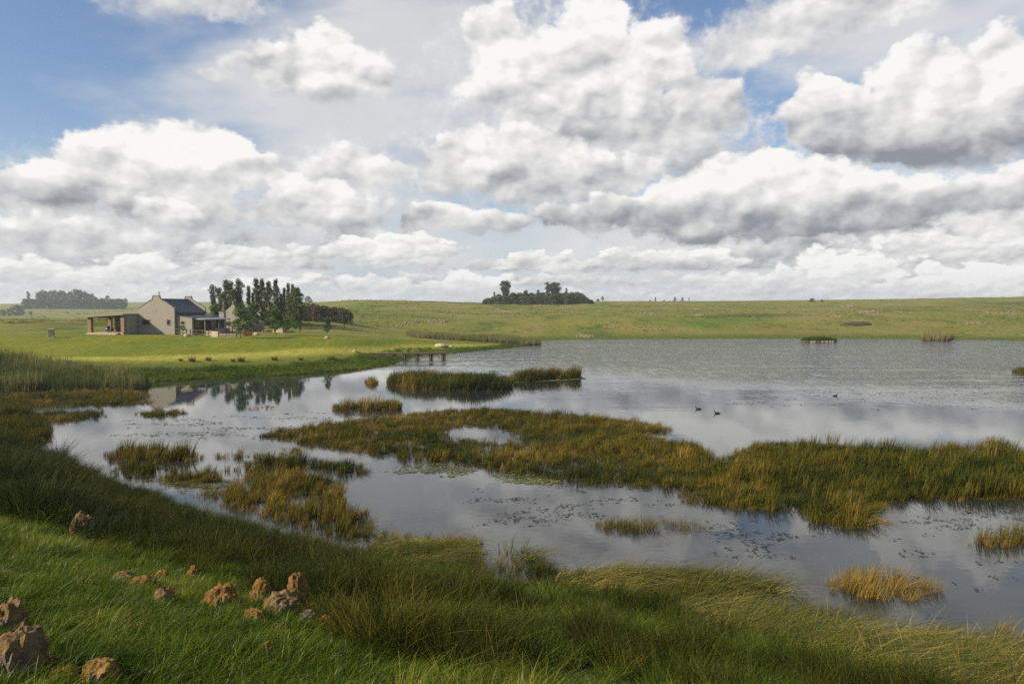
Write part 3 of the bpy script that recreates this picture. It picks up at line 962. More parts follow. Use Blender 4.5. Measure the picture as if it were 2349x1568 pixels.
reed_bed('reed_clump', [[(600, 932), (626, 931), (626, 938), (601, 938)]], [], 'right one of two tiny reddish rush clumps in open water', h=0.6, spacing=0.3, seed=9, tint0=0.75, flatshare=0.0, sparse=0.3)
reed_bed('reed_island', [[(235, 1044), (330, 1034), (470, 1044), (478, 1056), (400, 1063), (300, 1066), (240, 1057)]], [], 'sparse green rush strip standing in water close to the left bank', h=0.95, spacing=0.32, seed=10, tint0=0.36, sparse=0.45)
reed_bed('reed_island', [[(488, 1042), (612, 1039), (616, 1050), (500, 1052)]], [], 'short red brown rush strip between left bank and main island', h=0.7, spacing=0.3, seed=11, tint0=0.6, sparse=0.3)
reed_bed('reed_clump', [[(645, 1028), (702, 1024), (706, 1040), (652, 1042)]], [], 'rusty rush clump touching the left tip of the main island', h=0.7, spacing=0.3, seed=12, tint0=0.62, sparse=0.3)
reed_bed('reed_island', [[(330, 1098), (440, 1085), (560, 1086), (700, 1094), (795, 1104), (800, 1160), (860, 1190), (900, 1240), (780, 1240), (640, 1205), (500, 1160), (400, 1128)]], [],
         'thin broken rush stand in shallow water beside the left bank', h=0.62, spacing=0.28, seed=13, tint0=0.46, sparse=0.55, flatshare=0.35, pools=0.30)
reed_bed('reed_clump', [[(745, 1125), (795, 1120), (798, 1158), (755, 1162)]], [], 'dense upright rush clump at the end of the thin stand', h=0.95, spacing=0.26, seed=14, tint0=0.42, flatshare=0.0)
reed_bed('reed_island', [[(1345, 1202), (1450, 1192), (1600, 1200), (1615, 1216), (1560, 1232), (1400, 1224), (1350, 1216)]], [],
         'small bent green and straw rush island in the near channel', h=0.75, spacing=0.24, seed=15, tint0=0.40, far=False, flatshare=0.6)
reed_bed('reed_island', [[(2203, 1242), (2250, 1227), (2349, 1222), (2480, 1222), (2480, 1264), (2349, 1260), (2230, 1254)]], [],
         'orange tinged rush island cut by the right edge of the picture', h=0.8, spacing=0.24, seed=16, tint0=0.62, far=False, flatshare=0.1)
reed_bed('reed_island', [[(-60, 905), (60, 903), (150, 897), (300, 894), (350, 905), (358, 925), (250, 931), (60, 936), (-60, 940)]], [],
         'low dark rush mat in front of the tall reeds at left', h=0.55, spacing=0.40, seed=17, tint0=0.36, flatshare=0.45, sparse=0.4)
reed_bed('reed_island', [[(60, 950), (240, 940), (248, 956), (150, 969), (70, 963)]], [], 'low brown rush mat with flattened stems near left edge', h=0.55, spacing=0.36, seed=18, tint0=0.42, flatshare=0.5, sparse=0.2)
reed_bed('reed_clump', [[(316, 946), (425, 940), (430, 950), (330, 957)]], [], 'low rush clump in the reflection of the farmhouse', h=0.6, spacing=0.32, seed=19, tint0=0.45, flatshare=0.3, sparse=0.4)
reed_bed('reed_island', [[(2318, 853), (2349, 850), (2460, 850), (2460, 858), (2330, 858)]], [], 'tiny green rush island far out at the right edge', h=0.9, spacing=0.45, seed=20, tint0=0.3, flatshare=0.0)
reed_bed('reed_island', [[(480, 1062), (640, 1052), (800, 1062), (880, 1085), (780, 1098), (600, 1086), (500, 1080)]], [], 'ragged low rush patch between the left shallows and the main island', h=0.6, spacing=0.3, seed=24, tint0=0.42, sparse=0.6, flatshare=0.35, pools=0.34)
reed_bed('reed_island', [[(-60, 945), (60, 940), (115, 965), (125, 1005), (60, 1034), (-60, 1014)]], [], 'dark sedge filling the water at the left edge above the near bank', h=0.85, spacing=0.34, seed=25, tint0=0.18, sparse=0.3, flatshare=0.2)
reed_bed('reed_island', [[(215, 1072), (330, 1068), (430, 1082), (400, 1098), (300, 1096)]], [], 'low dark rush patch hugging the left bank', h=0.6, spacing=0.3, seed=26, tint0=0.3, sparse=0.4, flatshare=0.3)
# thin single stems along the near shore
reed_bed('shore_rushes', [[(800, 1215), (900, 1240), (1010, 1262), (1150, 1285), (1330, 1318), (1480, 1345), (1700, 1380), (1900, 1405), (2100, 1425), (2349, 1440), (2349, 1520), (2000, 1468), (1640, 1404), (1300, 1354), (1000, 1306), (830, 1272)]], [],
         'upright rushes along the near water edge', h=0.62, spacing=0.22, seed=21, tint0=0.42, far=False, sparse=0.6, flatshare=0.3, pools=0.38)
reed_bed('reed_clump', [[(1890, 1335), (1990, 1318), (2090, 1330), (2130, 1352), (2080, 1385), (1950, 1385), (1890, 1360)]], [], 'orange rush clump leaning out over the near water at lower right', h=0.85, spacing=0.2, seed=22, tint0=0.66, far=False, flatshare=0.15)
reed_bed('reed_clump', [[(850, 1225), (960, 1228), (1110, 1240), (1125, 1272), (1000, 1282), (880, 1262)]], [], 'broken rush clump at the near shore left of the channel', h=0.7, spacing=0.24, seed=23, tint0=0.5, far=False, flatshare=0.35, sparse=0.35)

def tall_reeds():
    g = np.random.default_rng(31)
    poly = Pz([(-120, 899), (0, 899), (160, 896), (326, 893), (335, 882), (200, 878), (0, 874), (-120, 872)])
    x, y = points_in(poly, 0.42, g)
    k = poly_signed(x, y, poly) < 0
    x, y = x[k], y[k]; n = len(x)
    z = np.maximum(ground_z(x, y), 0) - 0.05
    hg = 1.12 * (0.7 + 0.6 * fbm(x, y, 4, 2)) * g.uniform(0.8, 1.2, n) * sstep(-22.0, -26.5, x * 0 + x + (y - 79) * 0.2) if False else 0.92 * (0.62 + 0.6 * fbm(x, y, 4, 2)) * g.uniform(0.7, 1.2, n)
    scatter('tall_reeds', np.stack([x, y, z], 1), REED, hg, rots(n, g, 1.5, 0.04), np.clip(fbm(x, y, 3, 8) * 1.1 - 0.05, 0, 1), g.integers(0, 4, n),
            'dense stand of tall reeds on the water edge below the lawn at left')
    poly = np.array([at_z(u, v, 0.5)[:2] for u, v in [(930, 777), (1000, 777.5), (1150, 779), (1238, 781), (1240, 786), (1200, 787), (1100, 786), (960, 784)]])
    x, y = points_in(poly, 0.62, g)
    k = poly_signed(x, y, poly) < 0
    x, y = x[k], y[k]; n = len(x)
    z = np.maximum(ground_z(x, y), 0) - 0.05
    scatter('tall_reeds', np.stack([x, y, z], 1), REED, 0.75 * g.uniform(0.6, 1.2, n), rots(n, g, 1.5, 0.04), np.clip(0.72 + (fbm(x, y, 9, 8) - 0.5) * 1.0, 0, 1), g.integers(0, 4, n),
            'pale reed belt behind the lawn, left of the small far jetty')
    poly = np.array([at_z(u, v, 0.4)[:2] for u, v in [(2116, 777), (2175, 778), (2180, 773), (2120, 772)]])
    x, y = points_in(poly, 0.6, g)
    k = poly_signed(x, y, poly) < 0
    x, y = x[k], y[k]; n = len(x)
    z = np.maximum(ground_z(x, y), 0) - 0.05
    scatter('tall_reeds', np.stack([x, y, z], 1), REED, 1.05 * g.uniform(0.6, 1.2, n), rots(n, g, 1.5, 0.05), np.full(n, 0.85), g.integers(0, 4, n),
            'clump of straw coloured reeds on the far right shore')
tall_reeds()

# foreground meadow: short bright grass low on the left, dark rush tussocks along the shore
def foreground():
    g = np.random.default_rng(41)
    # ground patch in view
    ya = np.sqrt(g.uniform(0, 1, 60000)) * 52
    xa = g.uniform(-0.72, 0.72, 60000) * ya
    d = poly_signed(xa, ya, POND)
    # tussock belt: near the water and low right
    ub = xa / np.maximum(ya, 1) * FOC + PW / 2
    z = ground_z(xa, ya)
    vb = HORIZON + (CAM_H - z) / np.maximum(ya, 0.5) * FOC
    belt_w = np.interp(ub, [-200, 0, 200, 400, 600, 800, 1000, 1150, 1300, 2400], [8, 8, 8.1, 8.8, 10.2, 12.4, 12.4, 14, 20, 20])
    nz = fbm(xa, ya, 3.0, 4)
    belt = (d > -0.15 - 3.2 * np.maximum(0, fbm(xa, ya, 2.2, 51) - 0.52)) & (d < belt_w * (0.72 + 0.55 * nz)) & (ya > 5.0)
    edge_in = belt & (d < 0.3)
    # flattened straw thatch at lower right
    straw = sstep(1380, 1750, ub) * sstep(6.5, 3.0, d) + sstep(1700, 2150, ub) * sstep(9.5, 6.0, d)
    straw = (straw + (nz - 0.5) * 0.9) > 0.55
    tus = belt & ~straw & (g.uniform(0, 1, len(xa)) < np.clip(55.0 / np.maximum(ya, 8) ** 1.35, 0.12, 0.8) * np.where(fbm(xa, ya, 1.1, 33) > 0.52, 0.12, 0.85))
    x, y = xa[tus], ya[tus]; n = len(x)
    p = fbm(x, y, 2.4, 12)
    ubt = x / y * FOC + PW / 2
    green = p > np.interp(ubt, [0, 700, 950, 2000], [0.64, 0.62, 0.47, 0.50])
    pick = np.where(green, 4 + g.integers(0, 3, n), g.integers(0, 4, n))
    mixed = g.uniform(0, 1, n) < 0.25
    pick = np.where(mixed, g.integers(0, 7, n), pick)
    tint = np.where(pick < 4, np.interp(ubt, [0, 250, 500, 900, 1100, 2400], [0.02, 0.10, 0.16, 0.10, 0.04, 0.18]) + (fbm(x, y, 3.2, 15) - 0.5) * 0.7 + g.normal(0, 0.14, n), 0.34 + (p - 0.5) * 0.8 + g.normal(0, 0.12, n))
    sc = (0.45 + 0.6 * fbm(x, y, 2.0, 16) + 0.5 * fbm(x, y, 0.8, 17)) * g.uniform(0.6, 1.3, n) * np.interp(y, [6, 12, 30, 50], [0.62, 0.78, 0.9, 1.0]) * np.interp(poly_signed(x, y, POND), [0, 4], [0.55, 1.0]) * np.interp(ubt, [-100, 120, 260], [1.55, 1.45, 1.0])
    scatter('rush_tussocks', np.stack([x, y, np.maximum(ground_z(x, y), 0) - 0.02], 1), TUSS, sc, rots(n, g, 3.0, 0.1), np.clip(tint, 0.03, 0.95), pick,
            'dark rush tussocks and rank grass covering the near bank beside the water')
    # short grass
    ns = 40000
    yb = np.sqrt(g.uniform(0.02, 1, ns)) * 27
    xb = g.uniform(-0.74, 0.3, ns) * yb
    d2 = poly_signed(xb, yb, POND)
    ub2 = xb / yb * FOC + PW / 2
    bw = np.interp(ub2, [-200, 0, 200, 400, 600, 800, 1000, 1150, 1300, 2400], [8, 8, 8.1, 8.8, 10.2, 12.4, 12.4, 14, 20, 20])
    k = (d2 > bw * 0.72) & (yb > 4.0) & (g.uniform(0, 1, ns) < np.interp(yb, [4, 10, 18, 27], [1.0, 0.95, 0.5, 0.35]))
    x, y = xb[k], yb[k]; n = len(x)
    pick = np.where(g.uniform(0, 1, n) < 0.72, g.integers(0, 4, n), 4 + g.integers(0, 2, n))
    tint = np.clip(0.46 + (fbm(x, y, 1.7, 21) - 0.5) * 0.7 + (fbm(x, y, 0.5, 22) - 0.5) * 0.6 + g.normal(0, 0.12, n), 0.02, 0.97)
    scatter('meadow_grass', np.stack([x, y, ground_z(x, y) - 0.01], 1), GRASS, g.uniform(0.5, 1.35, n), rots(n, g, 1.2, 0.1), tint, pick,
            'short glossy green grass around the brown rocks at lower left')
    # straw
    st = belt & straw & (g.uniform(0, 1, len(xa)) < np.where(fbm(xa, ya, 0.9, 35) > 0.55, 0.15, 0.55))
    extra = (d > -2.4) & (d < 0.3) & (ub > 850) & (ub < 2400) & (fbm(xa * 0.6, ya * 1.2, 2.0, 44) > 0.54)
    st = st | extra
    x, y = xa[st], ya[st]; n = len(x)
    zz = np.maximum(ground_z(x, y), 0.0) + 0.02
    tint = np.clip(0.42 + (fbm(x, y, 1.5, 25) - 0.5) * 1.2, 0, 1)
    scatter('flattened_reeds', np.stack([x, y, zz], 1), THATCH, g.uniform(0.6, 1.15, n), np.stack([g.normal(0, 0.12, n), g.normal(0, 0.10, n), g.normal(0, 0.6, n)], 1), tint, g.integers(0, 4, n),
            'yellow flattened reed straw lying along the near shore at lower right')
    # scattered green blades and dead stalks through the straw
    s2 = st.nonzero()[0][::3]
    x, y = xa[s2], ya[s2]; n = len(x)
    scatter('straw_rushes', np.stack([x, y, np.maximum(ground_z(x, y), 0) - 0.02], 1), RUSH, g.uniform(0.35, 0.7, n), rots(n, g, 0.6, 0.15), np.clip(0.45 + g.normal(0, 0.22, n), 0, 1), 4 + g.integers(0, 5, n),
            'scattered upright rushes growing through the flattened straw')
foreground()

# rough bank between lawn and water, and tussocks in the far pasture
def banks():
    g = np.random.default_rng(51)
    n0 = 60000
    x = g.uniform(-75, 25, n0); y = g.uniform(76, 185, n0)
    d = poly_signed(x, y, POND)
    w = np.interp(y, [76, 100, 125, 150, 185], [5.5, 5.5, 5, 3.5, 2.5])
    k = (d > -0.3) & (d < w * (0.75 + 0.5 * fbm(x, y, 5, 3)))
    x, y = x[k], y[k]; n = len(x)
    scatter('bank_grass', np.stack([x, y, np.maximum(ground_z(x, y), 0) - 0.05], 1), BANK, g.uniform(0.6, 1.3, n) * np.interp(y, [100, 112, 130], [1.0, 0.75, 0.6]), rots(n, g, 3, 0.1), np.clip(0.25 + (fbm(x, y, 6, 7) - 0.5) * 1.3, 0, 1), g.integers(0, 4, n),
            'rank green grass on the bank between lawn and pond')
    n0 = 17000
    r = np.sqrt(g.uniform(205 ** 2, 460 ** 2, n0)); a = np.radians(g.uniform(-20, 36, n0))
    x, y = np.sin(a) * r, np.cos(a) * r
    d = poly_signed(x, y, POND)
    k = (d > 0.5) & ((fbm(x, y, 22, 5) > 0.5) | (d < 5)) & ~((y < 215) & (x < 25))
    x, y = x[k], y[k]; n = len(x)
    scatter('pasture_tussocks', np.stack([x, y, ground_z(x, y) - 0.05], 1), BANK, g.uniform(0.5, 1.1, n), rots(n, g, 3, 0.1), np.clip(0.55 + (fbm(x, y, 30, 7) - 0.5) * 1.6, 0, 1), g.integers(0, 4, n),
            'grass tussocks over the hillside pasture beyond the pond')
    n0 = 9000
    r = np.sqrt(g.uniform(150 ** 2, 420 ** 2, n0)); a = np.radians(g.uniform(-36, -21, n0))
    x, y = np.sin(a) * r, np.cos(a) * r
    k = (fbm(x, y, 25, 9) > 0.42) & (y > 160)
    x, y = x[k], y[k]; n = len(x)
    scatter('pasture_tussocks', np.stack([x, y, ground_z(x, y) - 0.05], 1), BANK, g.uniform(0.5, 1.2, n), rots(n, g, 3, 0.1), np.clip(0.5 + (fbm(x, y, 20, 7) - 0.5) * 1.4, 0, 1), g.integers(0, 4, n),
            'rough tussocky field behind the farmhouse at far left')
    # dark rush tufts along the top of the bank: countable, one object each
    spots = [(415, 823), (442, 824), (478, 822), (535, 824), (554, 824), (630, 821), (690, 821), (760, 822), (770, 824), (855, 818), (883, 822), (895, 820), (945, 838)]
    mesh = [tuft('rush_tuft', 150, 0.85, 0.42, 0.03, 0.3, 0.5, 200 + i, 3, mat=MAT_TUFT).data for i in range(3)]
    words = ['dark rush tuft on the bank, %s in the row towards the jetty' % w for w in
             ('first from left', 'second', 'third', 'fourth', 'fifth', 'sixth', 'seventh', 'eighth', 'ninth', 'tenth', 'eleventh', 'twelfth', 'last')]
    for i, (u, v) in enumerate(spots):
        p = on_ground(u, v + 5)
        o = obj('rush_tuft', mesh[i % 3], None, None, p)
        o.rotation_euler = (0, 0, i * 1.7); s = 0.5 + 0.5 * ((i * 37) % 10) / 10; o.scale = (s, s, s)
        tag(o, words[i], 'rush tuft', 'rush tufts along the bank')
def plain_blade_mat(name, ca, cb, spec=0.2):
    m, t = new_mat(name)
    t.put(t.b.inputs['Base Color'], t.mixc(attr(t, 'rnd'), ca, cb)); t.put(t.b.inputs['Roughness'], 0.6); t.put(t.b.inputs['Specular IOR Level'], spec)
    return m
MAT_TUFT = plain_blade_mat('dark_rush', (0.030, 0.040, 0.008), (0.10, 0.075, 0.020))
banks()

def spiky_clumps():
    for i, (u, v, s, n, lb) in enumerate([(135, 1052, 1.5, 130, 'tall spiky dark rush clump standing on the left shore'), (60, 1030, 1.6, 150, 'dark rush clump at the left edge behind the spiky one'), (1125, 1505, 0.62, 110, 'dark dead rush tussock at the bottom, left of centre'),
                                         (1330, 1500, 0.75, 260, 'large dark dead rush tussock near the bottom centre'), (735, 1372, 0.62, 130, 'dark rush tussock right behind the main rock pile'), (800, 1388, 0.6, 120, 'dark overhanging tussock right of the main rock pile'),
                                         (530, 1275, 0.6, 120, 'dark tussock above the knobbly yellow rock')]):
        p = on_ground(u, v)
        o = tuft('rush_clump', n, s, 0.34, 0.016, 0.30, 0.55, 900 + i, 5, (0.1, 0.0), hvar=0.5, mat=MAT_TUFT2)
        o.location = p - Vector((0, 0, 0.04)); link(o)
        tag(o, lb, 'rush clump', 'dark rush clumps of the near bank')
MAT_TUFT2 = plain_blade_mat('dead_dark_rush', (0.008, 0.010, 0.003), (0.040, 0.026, 0.008), 0.04)
spiky_clumps()

# floating leaves
def floaters():
    g = np.random.default_rng(61)
    m, t = new_mat('floating_leaf')
    c = t.ramp(attr(t, 'tint', kind='INSTANCER'), [(0.0, (0.020, 0.018, 0.010)), (0.5, (0.06, 0.055, 0.02)), (1.0, (0.20, 0.24, 0.03))])
    t.put(t.b.inputs['Base Color'], c); t.put(t.b.inputs['Roughness'], 0.5)
    protos = []
    for i in range(3):
        V, F = [], []
        for q in range(5):
            cx_, cy_ = g.normal(0, 0.16, 2) if q else (0, 0)
            a0 = g.uniform(0, 6.28); k = 7; r0 = g.uniform(0.035, 0.07)
            b = len(V)
            for s in range(k):
                w = a0 + 2 * math.pi * s / k
                rr = r0 * g.uniform(0.75, 1.1)
                V.append((cx_ + math.cos(w) * rr * 1.25, cy_ + math.sin(w) * rr * 0.8, 0.004 + g.uniform(0, 0.018)))
            F.append(tuple(range(b, b + k)))
        me = bpy.data.meshes.new('pad%d' % i); me.from_pydata(V, [], F); me.materials.append(m)
        protos.append(bpy.data.objects.new('pad%d' % i, me))
    pc = proto_set('pad_set', protos)
    def beds(pl, n, seed, tint, tv, s0, s1, clump=0.5):
        poly = Pz(pl); lo, hi = poly.min(0), poly.max(0)
        x = g.uniform(lo[0], hi[0], n); y = g.uniform(lo[1], hi[1], n)
        k = (poly_signed(x, y, poly) < 0) & (g.uniform(0, 1, n) < sstep(clump - 0.10, clump + 0.16, fbm(x * 0.6, y * 1.3, 1.3, seed)))
        x, y = x[k], y[k]
        return x, y, np.clip(tint + g.normal(0, tv, len(x)), 0, 1), g.uniform(s0, s1, len(x))
    A = [beds([(1250, 1085), (1500, 1125), (1560, 1160), (1420, 1185), (1330, 1195), (1120, 1240), (1060, 1190), (1080, 1110)], 900, 3, 0.15, 0.12, 0.4, 0.9, 0.55),
         beds([(1620, 1190), (1830, 1190), (1850, 1215), (2010, 1225), (1980, 1260), (1800, 1290), (1640, 1280)], 420, 4, 0.12, 0.1, 0.4, 0.8, 0.55),
         beds([(2050, 1160), (2349, 1160), (2349, 1215), (2190, 1240), (2180, 1260), (2349, 1270), (2349, 1390), (2080, 1320), (2040, 1220)], 700, 5, 0.12, 0.1, 0.4, 0.8, 0.55),
         beds([(280, 965), (700, 945), (960, 930), (780, 960), (560, 1000), (330, 1020), (250, 1000)], 2200, 6, 0.15, 0.12, 0.5, 1.1, 0.56),
         beds([(1600, 900), (2349, 880), (2349, 960), (1900, 940), (1600, 930)], 1500, 7, 0.10, 0.1, 0.6, 1.2, 0.60)]
    def emit(name, A, label):
        x = np.concatenate([a[0] for a in A]); y = np.concatenate([a[1] for a in A]); n = len(x)
        scatter(name, np.stack([x, y, np.full(n, 0.003)], 1), pc, np.concatenate([a[3] for a in A]), np.stack([np.zeros(n), np.zeros(n), g.uniform(-0.6, 0.6, n)], 1),
                np.concatenate([a[2] for a in A]), g.integers(0, 3, n), label)
    emit('floating_leaves', A, 'dark leaf specks floating on the calm water')
    B = [beds([(1125, 1085), (1200, 1085), (1290, 1100), (1270, 1112), (1150, 1105)], 350, 8, 0.7, 0.15, 0.6, 1.2, 0.5),
         beds([(1180, 868), (1330, 864), (1342, 869), (1230, 876), (1150, 879)], 2600, 9, 0.88, 0.1, 1.0, 2.0, 0.35),
         beds([(930, 1238), (1090, 1250), (1110, 1268), (1000, 1262)], 1400, 10, 0.9, 0.1, 0.8, 1.3, 0.35),
         beds([(1010, 1060), (1100, 1080), (1040, 1095), (880, 1085), (900, 1070)], 450, 11, 0.6, 0.15, 0.7, 1.2, 0.5),
         beds([(330, 1085), (480, 1090), (560, 1112), (470, 1120), (360, 1108)], 700, 12, 0.55, 0.15, 0.7, 1.2, 0.45)]
    emit('lily_pads', B, 'yellow green floating lily leaves beside the rush islands')
floaters()

# ------------------------------------------------------------------ materials for built things
M_PLASTER = simple_mat('cream_plaster', (0.275, 0.245, 0.195), (0.31, 0.28, 0.225), 1.2, 0.9, 0.12)
M_COPING = simple_mat('plaster_coping', (0.25, 0.215, 0.155), (0.29, 0.25, 0.19), 1.5, 0.9, 0.1)
M_TRIM = simple_mat('window_surround', (0.24, 0.20, 0.145), (0.28, 0.24, 0.18), 2.0, 0.85, 0.05)
M_TIMBER = simple_mat('dark_timber', (0.055, 0.032, 0.020), (0.10, 0.060, 0.036), 2.0, 0.75, 0.25, stretch=(1, 1, 0.2))
M_RAIL = simple_mat('brown_rail_timber', (0.075, 0.045, 0.028), (0.13, 0.080, 0.050), 2.0, 0.8, 0.25)
M_JETTY = simple_mat('weathered_jetty_timber', (0.11, 0.085, 0.06), (0.20, 0.165, 0.12), 2.0, 0.85, 0.3)
M_PILE = simple_mat('wet_pile_timber', (0.085, 0.055, 0.03), (0.15, 0.105, 0.06), 2.0, 0.8, 0.3)
M_STEEL = simple_mat('galvanised_edge', (0.30, 0.31, 0.32), (0.38, 0.39, 0.40), 3.0, 0.45, 0.0, metallic=0.6)
M_BLACK = simple_mat('black_flue', (0.02, 0.02, 0.022), (0.04, 0.04, 0.042), 4.0, 0.5, 0.0)
M_SLAB = simple_mat('tan_screed', (0.28, 0.21, 0.125), (0.34, 0.26, 0.165), 1.5, 0.9, 0.15)
M_STONE = simple_mat('dressed_sandstone', (0.42, 0.33, 0.24), (0.30, 0.23, 0.16), 1.6, 0.9, 0.5)
M_PALE_STONE = simple_mat('pale_sandstone', (0.44, 0.35, 0.25), (0.32, 0.24, 0.16), 1.6, 0.9, 0.5)
M_BLUE = simple_mat('blue_plastic', (0.02, 0.06, 0.13), (0.03, 0.075, 0.16), 3.0, 0.4, 0.0, spec=0.5)
M_WHITE = simple_mat('white_paint', (0.68, 0.66, 0.60), (0.74, 0.72, 0.66), 3.0, 0.6, 0.0)
M_DARK_WALL = simple_mat('dark_wall', (0.035, 0.030, 0.026), (0.055, 0.045, 0.038), 3.0, 0.9, 0.0)  # veranda back wall, much darker in colour than the plaster walls
M_BARK = simple_mat('bark', (0.10, 0.075, 0.05), (0.18, 0.14, 0.10), 3.0, 0.9, 0.4, stretch=(1, 1, 0.3))
M_PALE_BARK = simple_mat('pale_gum_bark', (0.22, 0.19, 0.15), (0.36, 0.31, 0.26), 2.0, 0.85, 0.2, stretch=(1, 1, 0.3))

def brick_mat(name, ca, cb, mortar, bw=0.30, bh=0.10):
    m, t = new_mat(name)
    v = coords(t)
    x, y, z = t.sep(v)
    br = t.new('ShaderNodeTexBrick')
    t.put(br.inputs['Vector'], t.xyz(x + y, z, 0.0))
    t.put(br.inputs['Color1'], ca); t.put(br.inputs['Color2'], cb); t.put(br.inputs['Mortar'], mortar)
    br.inputs['Scale'].default_value = 1.0; br.inputs['Brick Width'].default_value = bw; br.inputs['Row Height'].default_value = bh
    br.inputs['Mortar Size'].default_value = 0.012; br.inputs['Bias'].default_value = 0.0
    c = X(t, br.outputs[0])
    n = t.noise(v, 9.0, 4, 0.6)
    t.put(t.b.inputs['Base Color'], t.mixc(t.smooth(n, 0.35, 0.7) * 0.5, c, mortar))
    t.put(t.b.inputs['Roughness'], 0.9)
    bump(t, X(t, br.outputs[1]) * -1.0 + n * 0.6, 0.5, 0.03)
    return m
M_BRICK = brick_mat('rough_red_brick', (0.20, 0.080, 0.042), (0.28, 0.145, 0.08), (0.27, 0.20, 0.14))
M_DIM_BRICK = brick_mat('veranda_brick', (0.20, 0.085, 0.055), (0.26, 0.12, 0.08), (0.20, 0.14, 0.10))

def roof_mat():
    m, t = new_mat('slate_blue_sheeting')
    v = coords(t)
    x, y, z = t.sep(v)
    w = t.m('SINE', y * 41.0)
    n = t.noise(v, 0.8, 4, 0.6)
    t.put(t.b.inputs['Base Color'], t.mixc(n, (0.040, 0.048, 0.060), (0.058, 0.066, 0.080)))
    t.put(t.b.inputs['Roughness'], 0.62); t.put(t.b.inputs['Metallic'], 0.0)
    bump(t, w, 0.5, 0.02)
    return m
M_ROOF = roof_mat()

def glass_mat():
    m, t = new_mat('window_glass')
    t.put(t.b.inputs['Base Color'], (0.02, 0.022, 0.025)); t.put(t.b.inputs['Roughness'], 0.05); t.put(t.b.inputs['Specular IOR Level'], 0.8)
    return m
M_GLASS = glass_mat()

def window(parent, x, y, z, w, h, frame=M_TRIM, facing='front', bars=1, surround=True):
    """window set into a wall whose outer face is at y (facing front) or x (facing right); > surround, sash, pane"""
    f = 0.055
    def bx(mb, a0, a1, d0, d1, z0, z1):
        if facing == 'front':
            mb.box(a0, a1, y + d0, y + d1, z0, z1)
        else:
            mb.box(x - d1, x - d0, a0, a1, z0, z1)
    c = x if facing == 'front' else y
    win = MB()
    bx(win, c - w / 2, c - w / 2 + f, -0.02, 0.06, z, z + h); bx(win, c + w / 2 - f, c + w / 2, -0.02, 0.06, z, z + h)
    bx(win, c - w / 2 + f, c + w / 2 - f, -0.021, 0.06, z, z + f); bx(win, c - w / 2 + f, c + w / 2 - f, -0.021, 0.06, z + h - f, z + h)
    for k in range(bars):
        cx_ = c - w / 2 + w * (k + 1) / (bars + 1)
        bx(win, cx_ - 0.02, cx_ + 0.02, -0.012, 0.05, z + f, z + h - f)
    wo = win.build('window', M_TIMBER, parent)
    p = MB(); bx(p, c - w / 2 + f, c + w / 2 - f, 0.0, 0.012, z + f, z + h - f)
    p.build('pane', M_GLASS, wo)
    if surround:
        s = MB(); e = 0.10
        bx(s, c - w / 2 - e, c - w / 2, -0.035, 0.03, z - e, z + h + e); bx(s, c + w / 2, c + w / 2 + e, -0.035, 0.03, z - e, z + h + e)
        bx(s, c - w / 2, c + w / 2, -0.036, 0.03, z + h, z + h + e); bx(s, c - w / 2, c + w / 2, -0.045, 0.03, z - e, z)
        s.build('surround', frame, wo)
    return wo

def wall_with_holes(mb, x0, x1, y0, y1, z0, z1, holes):
    """front wall (x-z) as boxes around rectangular openings, openings sorted in x"""
    cur = x0
    for (a, b, c, d) in sorted(holes):
        mb.box(cur, a, y0, y1, z0, z1)
        mb.box(a, b, y0, y1, z0, c)
        mb.box(a, b, y0, y1, d, z1)
        cur = b
    mb.box(cur, x1, y0, y1, z0, z1)

# ------------------------------------------------------------------ farmhouse
HOUSE_A = math.radians(-8.0)
def gable_profile(w, eave, apex, top_w=1.15, top_h=0.42):
    """stepped-and-curved parapet gable outline above the wall"""
    c = w / 2
    return [(0, eave - 0.02), (0, eave + 0.20), (0.16, eave + 0.28), (c * 0.42, eave + (apex - eave) * 0.47), (c - top_w / 2 - 0.12, apex - top_h - 0.18), (c - top_w / 2, apex - top_h + 0.1),
            (c - top_w / 2, apex), (c + top_w / 2, apex), (c + top_w / 2, apex - top_h + 0.1), (c + top_w / 2 + 0.12, apex - top_h - 0.18), (w - c * 0.42, eave + (apex - eave) * 0.47),
            (w - 0.16, eave + 0.28), (w, eave + 0.20), (w, eave - 0.02)]

